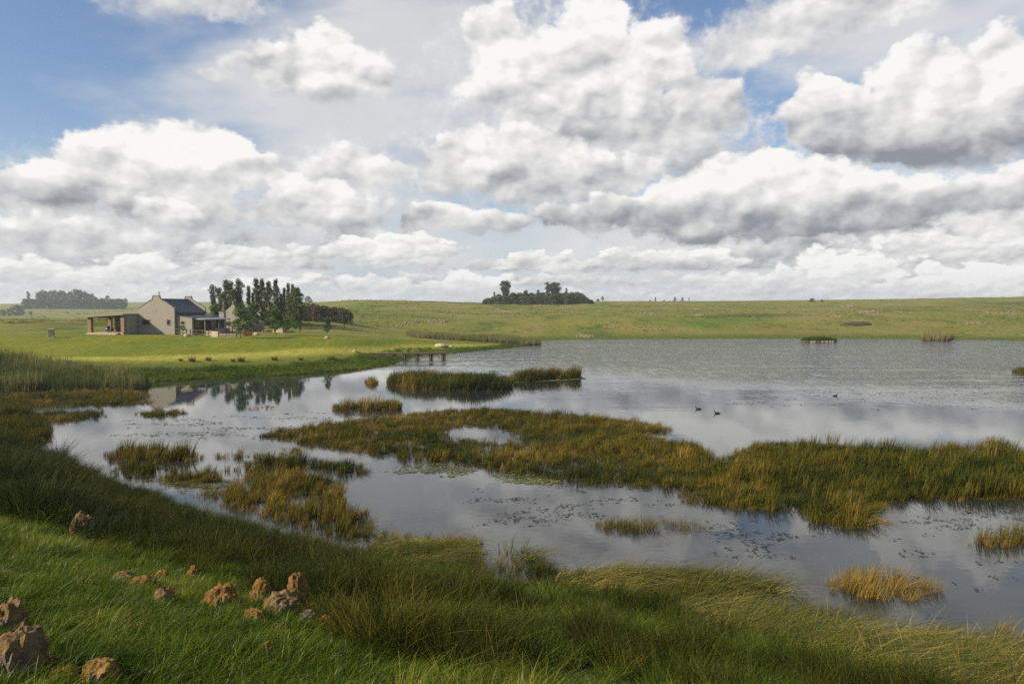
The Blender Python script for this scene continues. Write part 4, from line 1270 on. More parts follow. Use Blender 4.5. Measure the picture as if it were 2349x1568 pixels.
def farmhouse():
    p = at_y(318, 764, 137.5)
    z0 = 3.38
    root = empty('farmhouse', (p.x, p.y, z0), HOUSE_A)
    tag(root, 'cream plastered farmhouse with parapet gables and dark sheet roof beside the pond lawn', 'house')
    Wd, L, EV, AP = 6.7, 10.5, 4.25, 6.62
    prof = gable_profile(Wd, EV, AP)
    win1 = (0.75, 2.15, 1.70, 2.50); win2 = (5.32, 5.92, 1.65, 2.50)
    w = MB()
    wall_with_holes(w, 0, Wd, 0, 0.3, -0.6, EV - 0.02, [win1, win2])
    w.prism(prof, 0, 0.3)
    w.build('gable_wall', M_PLASTER, root)
    b = MB(); b.box(0, Wd, L - 0.3, L, -0.6, EV - 0.02); b.prism(prof, L - 0.3, L)
    b.build('gable_wall', M_PLASTER, root)
    s = MB(); s.box(0.003, 0.3, 0.3, L - 0.3, -0.6, 3.9); s.build('side_wall', M_PLASTER, root)
    s = MB(); s.box(Wd - 0.3, Wd - 0.003, 0.3, L - 0.3, -0.6, 3.9); s.build('side_wall', M_PLASTER, root)
    for yy in (0.0, L - 0.3):
        c = MB()
        pr = prof[1:-1]
        for i in range(len(pr) - 1):
            (xa, za), (xb, zb) = pr[i], pr[i + 1]
            dx_, dz_ = xb - xa, zb - za
            l = math.hypot(dx_, dz_)
            nx_, nz_ = -dz_ / l, dx_ / l
            e = 0.012
            c.hexa([(xa - nx_ * e, yy - 0.055, za - nz_ * e), (xb - nx_ * e, yy - 0.055, zb - nz_ * e), (xb - nx_ * e, yy + 0.355, zb - nz_ * e), (xa - nx_ * e, yy + 0.355, za - nz_ * e),
                    (xa + nx_ * 0.10, yy - 0.055, za + nz_ * 0.10), (xb + nx_ * 0.10, yy - 0.055, zb + nz_ * 0.10), (xb + nx_ * 0.10, yy + 0.355, zb + nz_ * 0.10), (xa + nx_ * 0.10, yy + 0.355, za + nz_ * 0.10)])
        c.build('coping', M_COPING, root)
    # roof: two sheets between the gables
    rz, ez, ov = 6.05, 3.72, 0.35
    for sgn in (-1, 1):
        r = MB()
        xo = Wd / 2 + sgn * (Wd / 2 + ov)
        r.hexa([(Wd / 2, 0.31, rz - 0.06), (xo, 0.31, ez - 0.06), (xo, L - 0.31, ez - 0.06), (Wd / 2, L - 0.31, rz - 0.06),
                (Wd / 2, 0.31, rz + 0.02), (xo, 0.31, ez + 0.02), (xo, L - 0.31, ez + 0.02), (Wd / 2, L - 0.31, rz + 0.02)])
        r.build('roof', M_ROOF, root)
    g = MB(); g.tube([(Wd + ov + 0.06, 0.35, ez - 0.05), (Wd + ov + 0.06, L - 0.35, ez - 0.07)], 0.07, 8); g.build('gutter', M_BLACK, root)
    rc = MB(); rc.tube([(Wd / 2, 0.32, rz + 0.03), (Wd / 2, L - 0.32, rz + 0.03)], 0.10, 8); rc.build('ridge_cap', M_ROOF, root)
    fl = MB(); fl.tube([(Wd / 2 + 0.5, 0.14, AP), (Wd / 2 + 0.5, 0.14, AP + 0.42)], 0.07, 8); fl.tube([(Wd / 2 + 0.5, 0.14, AP + 0.44), (Wd / 2 + 0.5, 0.14, AP + 0.62)], 0.11, 8)
    fl.build('flue', M_BLACK, root)
    window(root, 1.45, 0.0, 1.70, 1.40, 0.80, bars=2, surround=True)
    window(root, 5.62, 0.0, 1.65, 0.60, 0.85, bars=0)
    v = MB(); v.prism([(3.25, 3.98), (3.45, 3.98), (3.35, 4.16)], -0.02, 0.02); v.build('vent', M_BLACK, root)
    # lean-to on the right, its front set a little back
    x1, x2, yb = Wd + 0.004, Wd + 2.95, 0.45
    lt = MB()
    wall_with_holes(lt, x1 + 0.35, x2, yb, yb + 0.25, -0.6, 2.7, [(x1 + 0.95, x1 + 1.55, 1.72, 2.24)])
    lt.hexa([(x1 + 0.35, yb, 2.7), (x2, yb, 2.7), (x2, yb + 0.25, 2.7), (x1 + 0.35, yb + 0.25, 2.7), (x1 + 0.35, yb, 3.28), (x2, yb, 2.92), (x2, yb + 0.25, 2.92), (x1 + 0.35, yb + 0.25, 3.28)])
    lt.build('lean_to_wall', M_PLASTER, root)
    q = MB(); q.box(x1, x1 + 0.35, yb + 0.15, yb + 0.4, -0.6, 3.3); q.build('recess_wall', M_PLASTER, root)
    q = MB(); q.box(x2 - 0.25, x2 - 0.002, yb + 0.25, yb + 1.0, -0.6, 2.86); q.build('lean_to_wall', M_PLASTER, root)
    window(root, x1 + 1.25, yb, 1.72, 0.60, 0.52, bars=0)
    lr = MB(); lr.hexa([(x1 + 0.1, yb - 0.08, 3.26), (x2 + 0.12, yb - 0.08, 2.90), (x2 + 0.12, L - 0.8, 2.90), (x1 + 0.1, L - 0.8, 3.26),
                        (x1 + 0.1, yb - 0.08, 3.32), (x2 + 0.12, yb - 0.08, 2.96), (x2 + 0.12, L - 0.8, 2.96), (x1 + 0.1, L - 0.8, 3.32)])
    lr.build('lean_to_roof', M_ROOF, root)
    # veranda along the right side
    vx = x2 + 1.9
    vr = MB(); vr.hexa([(x2 - 0.1, 1.0, 2.78), (vx + 0.15, 1.0, 2.56), (vx + 0.15, L - 0.6, 2.56), (x2 - 0.1, L - 0.6, 2.78),
                        (x2 - 0.1, 1.0, 2.84), (vx + 0.15, 1.0, 2.62), (vx + 0.15, L - 0.6, 2.62), (x2 - 0.1, L - 0.6, 2.84)])
    vro = vr.build('veranda_roof', M_STEEL, root)
    fb = MB(); fb.box(vx + 0.15, vx + 0.18, 0.98, L - 0.58, 2.46, 2.64); fb.build('fascia', M_STEEL, vro)
    fb = MB(); fb.box(x2, vx + 0.15, 0.96, 0.998, 2.52, 2.76); fb.build('fascia', M_STEEL, vro)
    for yy in (1.15, 3.9, 6.6, 9.6):
        po = MB(); po.box(vx - 0.02, vx + 0.09, yy, yy + 0.11, -0.5, 2.55); po.build('veranda_post', M_TRIM, root)
    bw = MB(); bw.box(x2 - 0.25, x2, 1.0, L - 1.0, -0.5, 2.74); bw.build('veranda_back_wall', M_DARK_WALL, root)
    for (ya, yb2, nm) in ((1.35, 3.7, 'window'), (4.3, 6.0, 'door'), (6.7, 9.0, 'window')):
        hh = 0.85 if nm == 'window' else 0.0
        if nm == 'window':
            window(root, x2 + 0.001, (ya + yb2) / 2, 0.95, yb2 - ya, 1.45, facing='right', bars=2, surround=False)
        else:
            dm = MB(); dm.box(x2 + 0.002, x2 + 0.05, ya, yb2, -0.1, 2.2); do = dm.build('door', M_TIMBER, root)
            hd = MB(); hd.box(x2 + 0.05, x2 + 0.09, ya + 0.8, ya + 0.95, 1.0, 1.05); hd.build('handle', M_STEEL, do)
    for (ya, yb2) in ((1.3, 3.85), (6.75, 9.55)):
        lw = MB(); lw.box(vx - 0.06, vx + 0.14, ya, yb2, -0.6, 0.78); lw.build('low_brick_wall', M_DIM_BRICK, root)
    vf = MB(); vf.box(x2, vx + 0.3, 1.0, L - 0.6, -0.7, -0.12); vf.build('veranda_floor', M_SLAB, root)
    # braai chimney behind the veranda
    ch = MB(); ch.box(x2 - 0.2, x2 + 0.75, L - 0.5, L + 0.35, -0.6, 3.75); ch.box(x2 - 0.26, x2 + 0.81, L - 0.56, L + 0.41, 3.75, 3.87)
    co = ch.build('chimney', M_PLASTER, root)
    cp = MB()
    for a in (0.0, 0.6):
        cp.box(x2 - 0.1 + a, x2 + 0.05 + a, L - 0.35, L + 0.2, 3.87, 4.05)
    cp.box(x2 - 0.2, x2 + 0.75, L - 0.45, L + 0.3, 4.05, 4.11)
    cp.build('chimney_cap', M_BLACK, co)
    return root
farmhouse()

def pavilion():
    p = at_y(318, 764, 137.5)
    root = empty('patio_pavilion', (p.x, p.y, 3.38), HOUSE_A)
    tag(root, 'open patio with rough brick pillars and thin flat roof left of the farmhouse', 'patio')
    fz = 0.42
    fl = MB(); fl.hexa([(-7.0, -4.0, -0.8), (0.0, -4.0, -0.8), (0.0, 2.2, -0.8), (-7.0, 2.2, -0.8), (-6.85, -4.0, fz), (-0.15, -4.0, fz), (-0.15, 2.2, fz), (-6.85, 2.2, fz)])
    fl.build('floor_slab', M_SLAB, root)
    ap = MB(); ap.hexa([(-6.7, -5.2, -0.5), (-0.8, -5.2, -0.5), (-0.8, -4.003, -0.5), (-6.7, -4.003, -0.5), (-6.5, -5.2, 0.05), (-1.0, -5.2, 0.05), (-0.9, -4.003, fz - 0.02), (-6.6, -4.003, fz - 0.02)])
    ap.build('apron', M_SLAB, root)
    def pil(x, y, w, h, m=M_BRICK):
        b = MB(); b.box(x, x + w, y, y + w, fz - 0.05, h); b.build('pillar', m, root)
    pil(-6.75, -3.9, 0.62, 2.93); pil(-0.70, -3.9, 0.62, 3.36)
    pil(-6.6, 1.35, 0.5, 2.9); pil(-4.9, 1.35, 0.5, 3.0)
    pw = MB(); pw.box(-2.05, -0.1, 1.4, 1.65, fz - 0.05, 3.2); pw.build('rear_wall', M_PLASTER, root)
    sw = MB(); sw.box(-0.32, -0.08, -3.2, -0.05, fz - 0.05, 3.32); sw.build('side_wall', M_PLASTER, root)
    sw = MB(); sw.box(-4.35, -4.1, -0.2, 1.3, fz - 0.05, 3.05); sw.build('cross_wall', M_PLASTER, root)
    r = MB(); r.hexa([(-7.05, -4.25, 2.94), (0.05, -4.25, 3.38), (0.05, 2.1, 3.38), (-7.05, 2.1, 2.94), (-7.05, -4.25, 3.12), (0.05, -4.25, 3.56), (0.05, 2.1, 3.56), (-7.05, 2.1, 3.12)])
    r.build('roof', M_TRIM, root)
    for yy in (-3.7, -1.0, 1.5):
        bm_ = MB(); bm_.hexa([(-6.9, yy, 2.76), (-0.09, yy, 3.18), (-0.09, yy + 0.12, 3.18), (-6.9, yy + 0.12, 2.76), (-6.9, yy, 2.945), (-0.09, yy, 3.365), (-0.09, yy + 0.12, 3.365), (-6.9, yy + 0.12, 2.945)])
        bm_.build('roof_beam', M_TIMBER, root)
    R = Matrix.Rotation(HOUSE_A, 4, 'Z')
    def L2W(x, y, z):
        return Vector((p.x, p.y, 3.38)) + R @ Vector((x, y, z))
    # blue wheelie bin
    b = empty('rubbish_bin', L2W(-5.0, -1.2, fz), HOUSE_A)
    m = MB(); m.hexa([(-0.22, -0.26, 0.08), (0.22, -0.26, 0.08), (0.22, 0.26, 0.08), (-0.22, 0.26, 0.08), (-0.28, -0.33, 0.92), (0.28, -0.33, 0.92), (0.28, 0.33, 0.92), (-0.28, 0.33, 0.92)]); m.build('bin_body', M_BLUE, b)
    m = MB(); m.hexa([(-0.31, -0.37, 0.93), (0.31, -0.37, 0.93), (0.31, 0.37, 0.93), (-0.31, 0.37, 0.93), (-0.26, -0.30, 1.02), (0.26, -0.30, 1.02), (0.26, 0.32, 1.02), (-0.26, 0.32, 1.02)]); m.build('lid', M_BLUE, b)
    for sx in (-0.2, 0.2):
        m = MB(); m.tube([(sx - 0.03, 0.26, 0.09), (sx + 0.03, 0.26, 0.09)], 0.09, 10); m.build('wheel', M_BLACK, b)
    m = MB(); m.box(-0.1, 0.1, -0.325, -0.30, 0.5, 0.7); m.build('sticker', M_WHITE, b)
    tag(b, 'blue rubbish bin standing between the patio pillars', 'bin')
    # picnic table
    t_ = empty('picnic_table', L2W(-3.1, -1.7, fz), HOUSE_A)
    for k in range(4):
        m = MB(); m.box(-0.85, 0.85, -0.36 + k * 0.185, -0.20 + k * 0.185, 0.70, 0.74); m.build('table_board', M_TIMBER, t_)
    for sx in (-0.65, 0.65):
        m = MB(); m.box(sx - 0.04, sx + 0.04, -0.3, -0.2, 0, 0.698); m.build('leg', M_TIMBER, t_)
        m = MB(); m.box(sx - 0.04, sx + 0.04, 0.2, 0.3, 0, 0.698); m.build('leg', M_TIMBER, t_)
    for sy in (-0.75, 0.62):
        m = MB(); m.box(-0.85, 0.85, sy, sy + 0.2, 0.42, 0.46); m.build('bench_board', M_TIMBER, t_)
    for sx in (-0.60, 0.56):
        m = MB(); m.box(sx, sx + 0.035, -0.72, 0.80, 0.36, 0.418); m.box(sx, sx + 0.035, -0.68, -0.62, 0, 0.36); m.box(sx, sx + 0.035, 0.70, 0.76, 0, 0.36); m.build('bench_support', M_TIMBER, t_)
    tag(t_, 'dark picnic table under the patio roof', 'table')
    q = at_y(358 * 0 + 322.5, 758, 150)
    q = Vector((at_y(322.5 - 65 + 14, 752, 147).x, 147, 0)); q.z = gz(q.x, q.y)
    e = empty('white_post', q)
    m = MB(); m.box(-0.07, 0.07, -0.07, 0.07, -0.2, 2.25); m.build('post', M_WHITE, e)
    m = MB(); m.hexa([(-0.1, -0.1, 2.25), (0.1, -0.1, 2.25), (0.1, 0.1, 2.25), (-0.1, 0.1, 2.25), (-0.02, -0.02, 2.36), (0.02, -0.02, 2.36), (0.02, 0.02, 2.36), (-0.02, 0.02, 2.36)]); m.build('cap', M_WHITE, e)
    tag(e, 'white painted post seen through the open patio', 'post')
pavilion()

def outbuilding():
    p = at_y(508, 757, 163)
    root = empty('outbuilding', (p.x, p.y, 3.1), math.radians(-8))
    tag(root, 'second cream gabled house half hidden behind the young trees', 'house')
    Wd, L, EV, AP = 5.2, 7.0, 3.3, 5.45
    pr = [(0, EV - 0.02), (0, EV + 0.2), (0.2, EV + 0.3), (Wd / 2 - 0.4, AP - 0.25), (Wd / 2 - 0.4, AP), (Wd / 2 + 0.4, AP), (Wd / 2 + 0.4, AP - 0.25), (Wd - 0.2, EV + 0.3), (Wd, EV + 0.2), (Wd, EV - 0.02)]
    w = MB(); wall_with_holes(w, 0, Wd, 0, 0.3, -0.8, EV - 0.02, [(0.6, 2.1, 1.2, 2.0)]); w.prism(pr, 0, 0.3); w.build('gable_wall', M_PLASTER, root)
    w = MB(); w.box(0, Wd, L - 0.3, L, -0.8, EV - 0.02); w.prism(pr, L - 0.3, L); w.build('gable_wall', M_PLASTER, root)
    for (a, b) in ((0.003, 0.3), (Wd - 0.3, Wd - 0.003)):
        s = MB(); s.box(a, b, 0.3, L - 0.3, -0.8, 3.0); s.build('side_wall', M_PLASTER, root)
    for sgn in (-1, 1):
        r = MB(); xo = Wd / 2 + sgn * (Wd / 2 + 0.3)
        r.hexa([(Wd / 2, 0.31, 4.9), (xo, 0.31, 2.85), (xo, L - 0.31, 2.85), (Wd / 2, L - 0.31, 4.9), (Wd / 2, 0.31, 4.98), (xo, 0.31, 2.93), (xo, L - 0.31, 2.93), (Wd / 2, L - 0.31, 4.98)])
        r.build('roof', M_ROOF, root)
    f = MB(); f.tube([(1.6, 2.0, 3.6), (1.6, 2.0, 6.2)], 0.13, 8); f.build('flue', M_STEEL, root)
    window(root, 1.35, 0.0, 1.2, 1.5, 0.8, bars=2, surround=False)
    s = MB(); s.box(Wd, Wd + 2.6, 3.0, 3.25, -0.8, 2.1); s.build('yard_wall', M_PLASTER, root)
    # carport shade wall left
    c = MB(); c.box(-1.2, -0.9, 1.0, 1.25, -0.8, 2.3); c.box(-0.9, -0.003, 1.0, 1.2, 2.05, 2.3); c.build('side_arch', M_PLASTER, root)
outbuilding()

# ------------------------------------------------------------------ fence, walls, stones round the house
def rail_fence(a, b, label, gate=None, n=None):
    """a, b: picture columns/rows of the ends on the ground"""
    A, B = on_ground(*a), on_ground(*b)
    d = (B - A); d.z = 0; Ln = d.length
    n = n or max(2, int(round(Ln / 2.2)))
    root = empty('post_and_rail_fence', A, math.atan2(d.y, d.x))
    tag(root, label, 'fence')
    zs = []
    for k in range(n + 1):
        q = A + d * (k / n)
        zs.append(gz(q.x, q.y) - A.z)
        m = MB(); m.tube([(Ln * k / n, 0, zs[-1] - 0.4), (Ln * k / n, 0.01, zs[-1] + 1.08)], 0.075, 7); m.build('fence_post', M_RAIL, root)
    for k in range(n):
        for h in (0.42, 0.93):
            m = MB(); m.tube([(Ln * k / n, -0.09, zs[k] + h), (Ln * (k + 1) / n, -0.09, zs[k + 1] + h)], 0.055, 6); m.build('rail', M_RAIL, root)
rail_fence((382, 766), (428, 769), 'brown post and rail fence in front of the farmhouse gable')
rail_fence((437, 769), (479, 772), 'brown post and rail fence in front of the veranda, right of the gable fence', n=3)
rail_fence((520, 766), (560, 765), 'short rail fence behind the largest young tree', n=3)
rail_fence((562, 764), (630, 763), 'long rail fence behind the row of young trees', n=5)

def rubble_wall(pts, h, thick, label, mat, seed, name='stone_wall'):
    """low wall of rough blocks: each block is a part"""
    g = random.Random(seed)
    A = on_ground(*pts[0])
    root = empty(name, A)
    tag(root, label, 'wall')
    P = [on_ground(*q) for q in pts]
    rows = max(2, int(round(h / 0.3)))
    for i in range(len(P) - 1):
        d = P[i + 1] - P[i]; d.z = 0; Ln = d.length; ang = math.atan2(d.y, d.x)
        for r in range(rows):
            x = -0.1 * g.random()
            while x < Ln:
                w = min(g.uniform(0.4, 0.75), Ln - x + 0.12)
                c = P[i] + d * ((x + w / 2) / Ln)
                bz = gz(c.x, c.y) - 0.12
                hh = h / rows
                b = MB(); s = [g.uniform(0.9, 1.0) for _ in range(8)]
                co = [(-w / 2, -thick / 2), (w / 2, -thick / 2), (w / 2, thick / 2), (-w / 2, thick / 2)]
                b.hexa([(co[k][0] * s[k], co[k][1] * s[k], 0) for k in range(4)] + [(co[k][0] * s[k + 4], co[k][1] * s[k + 4], hh * 0.985) for k in range(4)])
                o = b.build('block', mat, root, 0.025)
                o.location = (c.x - A.x, c.y - A.y, bz + r * hh - A.z); o.rotation_euler = (0, 0, ang + g.uniform(-0.03, 0.03))
                x += w + 0.015
    return root
rubble_wall([(477, 770.5), (492, 772), (503, 773)], 1.0, 0.6, 'pale sandstone garden wall at the end of the veranda fence', M_PALE_STONE, 3)
rubble_wall([(505, 774), (541, 774)], 0.75, 0.7, 'brown sandstone raised bed wall left of the largest young tree', M_STONE, 4)
rubble_wall([(492, 766), (525, 765)], 1.1, 0.6, 'pale stone wall set back behind the raised bed', M_PALE_STONE, 5)
rubble_wall([(628, 762), (650, 763)], 0.85, 0.6, 'pale pink stone wall behind the young tree row', M_PALE_STONE, 6)
rubble_wall([(652, 763), (671, 762)], 0.55, 0.6, 'low dark stone wall right of the pale pink wall', M_STONE, 7)
rubble_wall([(500, 758), (516, 759)], 1.6, 0.6, 'reddish brick barbecue wall beside the second house', M_BRICK, 8)
rubble_wall([(386, 767.0), (397, 767.3)], 0.95, 0.5, 'short stone pier wall between patio pillar and rail fence', M_STONE, 9) if False else None

def stone_pier():
    p = on_ground(117.5, 774)
    root = empty('stone_pier', p, 0.3)
    tag(root, 'square stone pier standing alone on the lawn at left', 'pier')
    g = random.Random(5)
    z = -0.15
    for r in range(6):
        hh = 0.235
        for k in range(4):
            b = MB(); a = 0.42 * g.uniform(0.9, 1.05); w = 0.24
            b.box(-a, a - 2 * w + 0.23, -a, -a + w * 1.6, 0, hh * 0.97)
            o = b.build('block', M_STONE, root, 0.02); o.location = (0, 0, z); o.rotation_euler = (0, 0, k * math.pi / 2 + g.uniform(-0.06, 0.06) + (r % 2) * 0.05)
        z += hh
    c = MB(); c.hexa([(-0.47, -0.45, z), (0.46, -0.47, z), (0.45, 0.46, z), (-0.46, 0.44, z), (-0.42, -0.4, z + 0.12), (0.43, -0.41, z + 0.1), (0.41, 0.42, z + 0.13), (-0.43, 0.4, z + 0.11)])
    c.build('cap_stone', M_STONE, root)
    f = MB(); f.hexa([(-0.65, -0.6, -0.2), (0.55, -0.62, -0.2), (0.6, 0.5, -0.2), (-0.6, 0.55, -0.2), (-0.55, -0.5, 0.07), (0.5, -0.5, 0.05), (0.5, 0.42, 0.06), (-0.5, 0.45, 0.07)])
    f.build('footing', M_STONE, root)
stone_pier()

def braai_box():
    p = on_ground(568, 770.5)
    root = empty('fire_pit', p, 0.2)
    rust = simple_mat('rusty_steel', (0.12, 0.045, 0.02), (0.20, 0.08, 0.035), 3.0, 0.8, 0.3)
    for (a, b, c, d, nm) in ((-0.6, 0.6, -0.45, -0.38, 'side'), (-0.6, 0.6, 0.38, 0.45, 'side'), (-0.6, -0.53, -0.38, 0.38, 'end'), (0.53, 0.6, -0.38, 0.38, 'end')):
        m = MB(); m.box(a, b, c, d, 0, 0.62); m.build(nm, rust, root)
    m = MB(); m.box(-0.53, 0.53, -0.38, 0.38, 0.40, 0.44); m.build('ash_tray', M_BLACK, root)
    tag(root, 'rusty steel fire pit box on the lawn right of the largest young tree', 'fire pit')
braai_box()

def wire_fence(pts, label):
    P = [on_ground(u, v) for u, v in pts]
    root = empty('wire_fence', P[0])
    tag(root, label, 'fence')
    tops = []
    for a, b in zip(P, P[1:]):
        n = max(2, int((b - a).length / 7))
        for k in range(n):
            q = a.lerp(b, k / n); z = gz(q.x, q.y)
            m = MB(); m.tube([(q.x - P[0].x, q.y - P[0].y, z - 0.3 - P[0].z), (q.x - P[0].x, q.y - P[0].y, z + 1.35 - P[0].z)], 0.07, 5); m.build('fence_post', M_RAIL, root)
            tops.append(Vector((q.x - P[0].x, q.y - P[0].y, z - P[0].z)))
    for h in (0.5, 0.9, 1.25):
        m = MB(); m.tube([t_ + Vector((0, 0, h)) for t_ in tops], 0.015, 4); m.build('wire', M_STEEL, root)
wire_fence([(830, 733), (980, 727.5), (1150, 726), (1345, 721.5)], 'thin wire fence crossing the hillside below the centre grove')
wire_fence([(722, 757), (790, 752), (900, 752)], 'wire fence beyond the lawn right of the young trees')

# ------------------------------------------------------------------ jetties
def jetty(u0, v0, u1, v1, z, label, width=1.3, bents=(0.12, 0.30, 0.46, 0.62, 0.80, 0.965), pile=0.10):
    A, B = at_z(u0, v0, z), at_z(u1, v1, z)
    d = B - A; Ln = d.length
    root = empty('jetty', (A.x, A.y, 0), math.atan2(d.y, d.x))
    tag(root, label, 'jetty')
    n = int(Ln / 0.22)
    b = MB(); b.box(-0.095, 0.095, -width / 2, width / 2, 0, 0.045)
    me = b.mesh('deck_board'); me.materials.append(M_JETTY)
    g = random.Random(3)
    for k in range(n):
        o = obj('deck_board', me, None, root, ((k + 0.5) * Ln / n, g.uniform(-0.03, 0.03), z - 0.045 + g.uniform(-0.006, 0.006)))
        o.rotation_euler = (0, 0, g.uniform(-0.02, 0.02)); o.scale = (Ln / n / 0.22, 1, 1)
    for s in (-0.45, 0.45):
        m = MB(); m.box(0, Ln, s * width - 0.06, s * width + 0.06, z - 0.19, z - 0.06); m.build('stringer', M_PILE, root)
    for f in bents:
        x = f * Ln
        m = MB(); m.box(x - 0.3, x + 0.3, -width / 2 - 0.1, width / 2 + 0.1, z - 0.30, z - 0.195); m.build('cross_beam', M_PILE, root)
        for s in (-0.42, 0.42):
            for dx_ in (-0.14, 0.14):
                m = MB(); m.tube([(x + dx_, s * width, z - 0.25), (x + dx_ * 1.3, s * width * 1.08, -1.0)], pile, 8); m.build('pile', M_PILE, root)
jetty(848.5, 809.5, 1023.5, 807.5, 1.05, 'long wooden jetty on paired piles reaching from the lawn into the pond')
jetty(1150, 784.0, 1226, 785.0, 0.55, 'small low jetty at the tip of the lawn before the reed belt', bents=(0.15, 0.5, 0.74, 0.95), pile=0.08)
jetty(2150, 773.5, 2184, 774.2, 0.5, 'tiny dark jetty on the far right shore beside straw coloured reeds', bents=(0.2, 0.6, 0.93), pile=0.07)
def far_box():
    q = at_z(2154, 772.5, 0.5); root = empty('white_box', (q.x, q.y, 0.5))
    m = MB(); m.box(-0.55, 0.55, -0.3, 0.3, 0.0, 0.38); m.build('box_body', M_WHITE, root, 0.02)
    m = MB(); m.box(-0.6, 0.6, -0.34, 0.34, 0.382, 0.46); m.build('lid', M_WHITE, root, 0.02)
    tag(root, 'small white box on the tiny far right jetty', 'box')
far_box()

# ------------------------------------------------------------------ trees
def leaf_mat(name, dark, mid, light, trans=0.3):
    m, t = new_mat(name)
    oi = t.new('ShaderNodeObjectInfo')
    f = attr(t, 'rnd') * 0.6 + attr(t, 'sec') * 0.4 + (X(t, oi.outputs['Random']) - 0.5) * 0.25
    c = t.ramp(f, [(0.0, dark), (0.55, mid), (1.0, light)])
    t.put(t.b.inputs['Base Color'], c); t.put(t.b.inputs['Roughness'], 0.55); t.put(t.b.inputs['Specular IOR Level'], 0.25)
    tr = t.new('ShaderNodeBsdfTranslucent'); t.nt.links.new(c.s, tr.inputs[0])
    mx = t.new('ShaderNodeMixShader'); mx.inputs[0].default_value = trans
    t.nt.links.new(t.b.outputs[0], mx.inputs[1]); t.nt.links.new(tr.outputs[0], mx.inputs[2]); t.nt.links.new(mx.outputs[0], t.out.inputs[0])
    return m
L_GUM = leaf_mat('gum_leaves', (0.024, 0.042, 0.014), (0.070, 0.092, 0.028), (0.175, 0.165, 0.058))
L_GUM2 = leaf_mat('olive_leaves', (0.040, 0.055, 0.012), (0.092, 0.105, 0.022), (0.16, 0.145, 0.040))
L_YOUNG = leaf_mat('bright_leaves', (0.035, 0.075, 0.008), (0.075, 0.140, 0.012), (0.14, 0.20, 0.025), 0.4)
L_WATTLE = leaf_mat('wattle_leaves', (0.036, 0.058, 0.014), (0.085, 0.112, 0.026), (0.16, 0.160, 0.045))
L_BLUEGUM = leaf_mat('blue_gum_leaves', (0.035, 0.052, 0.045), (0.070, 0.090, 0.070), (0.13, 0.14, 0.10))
L_SCRUB = leaf_mat('scrub_leaves', (0.040, 0.038, 0.016), (0.080, 0.064, 0.028), (0.14, 0.10, 0.045))

def crown_points(H, prof, z0, z1, nclump, per, cr, seed, hollow=0.35, lopsided=0.25):
    """leaf positions: clumps hung on a profile radius prof(s) for s in 0..1 from z0 to z1"""
    g = np.random.default_rng(seed)
    P, S = [], []
    ph = g.uniform(0, 6.28)
    for k in range(nclump):
        s = (k + g.uniform(0, 1)) / nclump
        a = g.uniform(0, 6.28)
        R = prof(s) * (1 + lopsided * math.sin(a * 2 + ph + s * 5)) * g.uniform(0.8, 1.15)
        rr = R * (hollow + (1 - hollow) * math.sqrt(g.uniform(0, 1)))
        c = np.array([math.cos(a) * rr, math.sin(a) * rr, z0 + (z1 - z0) * s])
        q = g.normal(0, 1, (per, 3)); q /= np.linalg.norm(q, axis=1)[:, None]
        q *= (cr * g.uniform(0.7, 1.3) * g.uniform(0.25, 1, per) ** 0.45)[:, None]
        q[:, 2] *= 0.75
        P.append(c + q); S.append(np.full(per, g.uniform(0, 1)))
    return np.concatenate(P), np.concatenate(S), g

def trunk_mesh(name, H, r0, seed, branches, mat, crown_lo, crown_r, top=0.92):
    g = random.Random(seed)
    m = MB()
    wob = [(g.uniform(-1, 1) * 0.02 * H * (i / 6), g.uniform(-1, 1) * 0.02 * H * (i / 6)) for i in range(7)]
    pts = [(wob[i][0], wob[i][1], -0.3 + (H * top + 0.3) * i / 6) for i in range(7)]
    m.tube(pts, [r0 * (1.25 if i == 0 else 1 - 0.85 * i / 6) for i in range(7)], 7)
    for k in range(branches):
        s = g.uniform(crown_lo, top * 0.9)
        i = min(5, int(s / top * 6)); f = s / top * 6 - i
        b = Vector(pts[i]).lerp(Vector(pts[i + 1]), f)
        a = g.uniform(0, 6.28); l = crown_r * g.uniform(0.5, 0.95)
        e = b + Vector((math.cos(a) * l, math.sin(a) * l, l * g.uniform(0.5, 1.2)))
        mid = b.lerp(e, 0.5) + Vector((0, 0, -0.08 * l))
        rb = r0 * 0.38 * (1 - 0.6 * s)
        m.tube([b, mid, e], [rb, rb * 0.7, rb * 0.3], 5)
    me = m.mesh(name); me.materials.append(mat)
    return me

def tree_kind(H, r, prof, z0, z1, ncl, per, cr, leaf, lm, bark, seed, tr=0.14, br=8):
    p, s, g = crown_points(H, prof, z0, z1, ncl, per, cr, seed)
    crown = leaf_mesh('crown', p, leaf, g, lm, s)
    trunk = trunk_mesh('trunk', H, tr, seed, br, bark, z0 / H, r)
    return trunk, crown

def plant(kind, name, pos, s, rz, label, cat='tree', group=None, sz=None):
    trunk, crown = kind
    e = empty(name, pos, rz)
    e.scale = (s, s, sz or s)
    obj('trunk', trunk, None, e); obj('crown', crown, None, e)
    return tag(e, label, cat, group)

def column(r, pw=0.5, tip=0.35):
    return lambda s: r * (min(1, s * 5 + 0.45)) * (1 - tip * s ** 2) * (1 - s ** 6) + 0.05
def ball(r):
    return lambda s: r * math.sqrt(max(0.02, 1 - (2 * s - 0.95) ** 2))
def umbrella(r):
    return lambda s: r * (0.25 + 0.75 * s) * math.sqrt(max(0.05, 1 - max(0, s - 0.7) ** 2 * 9))

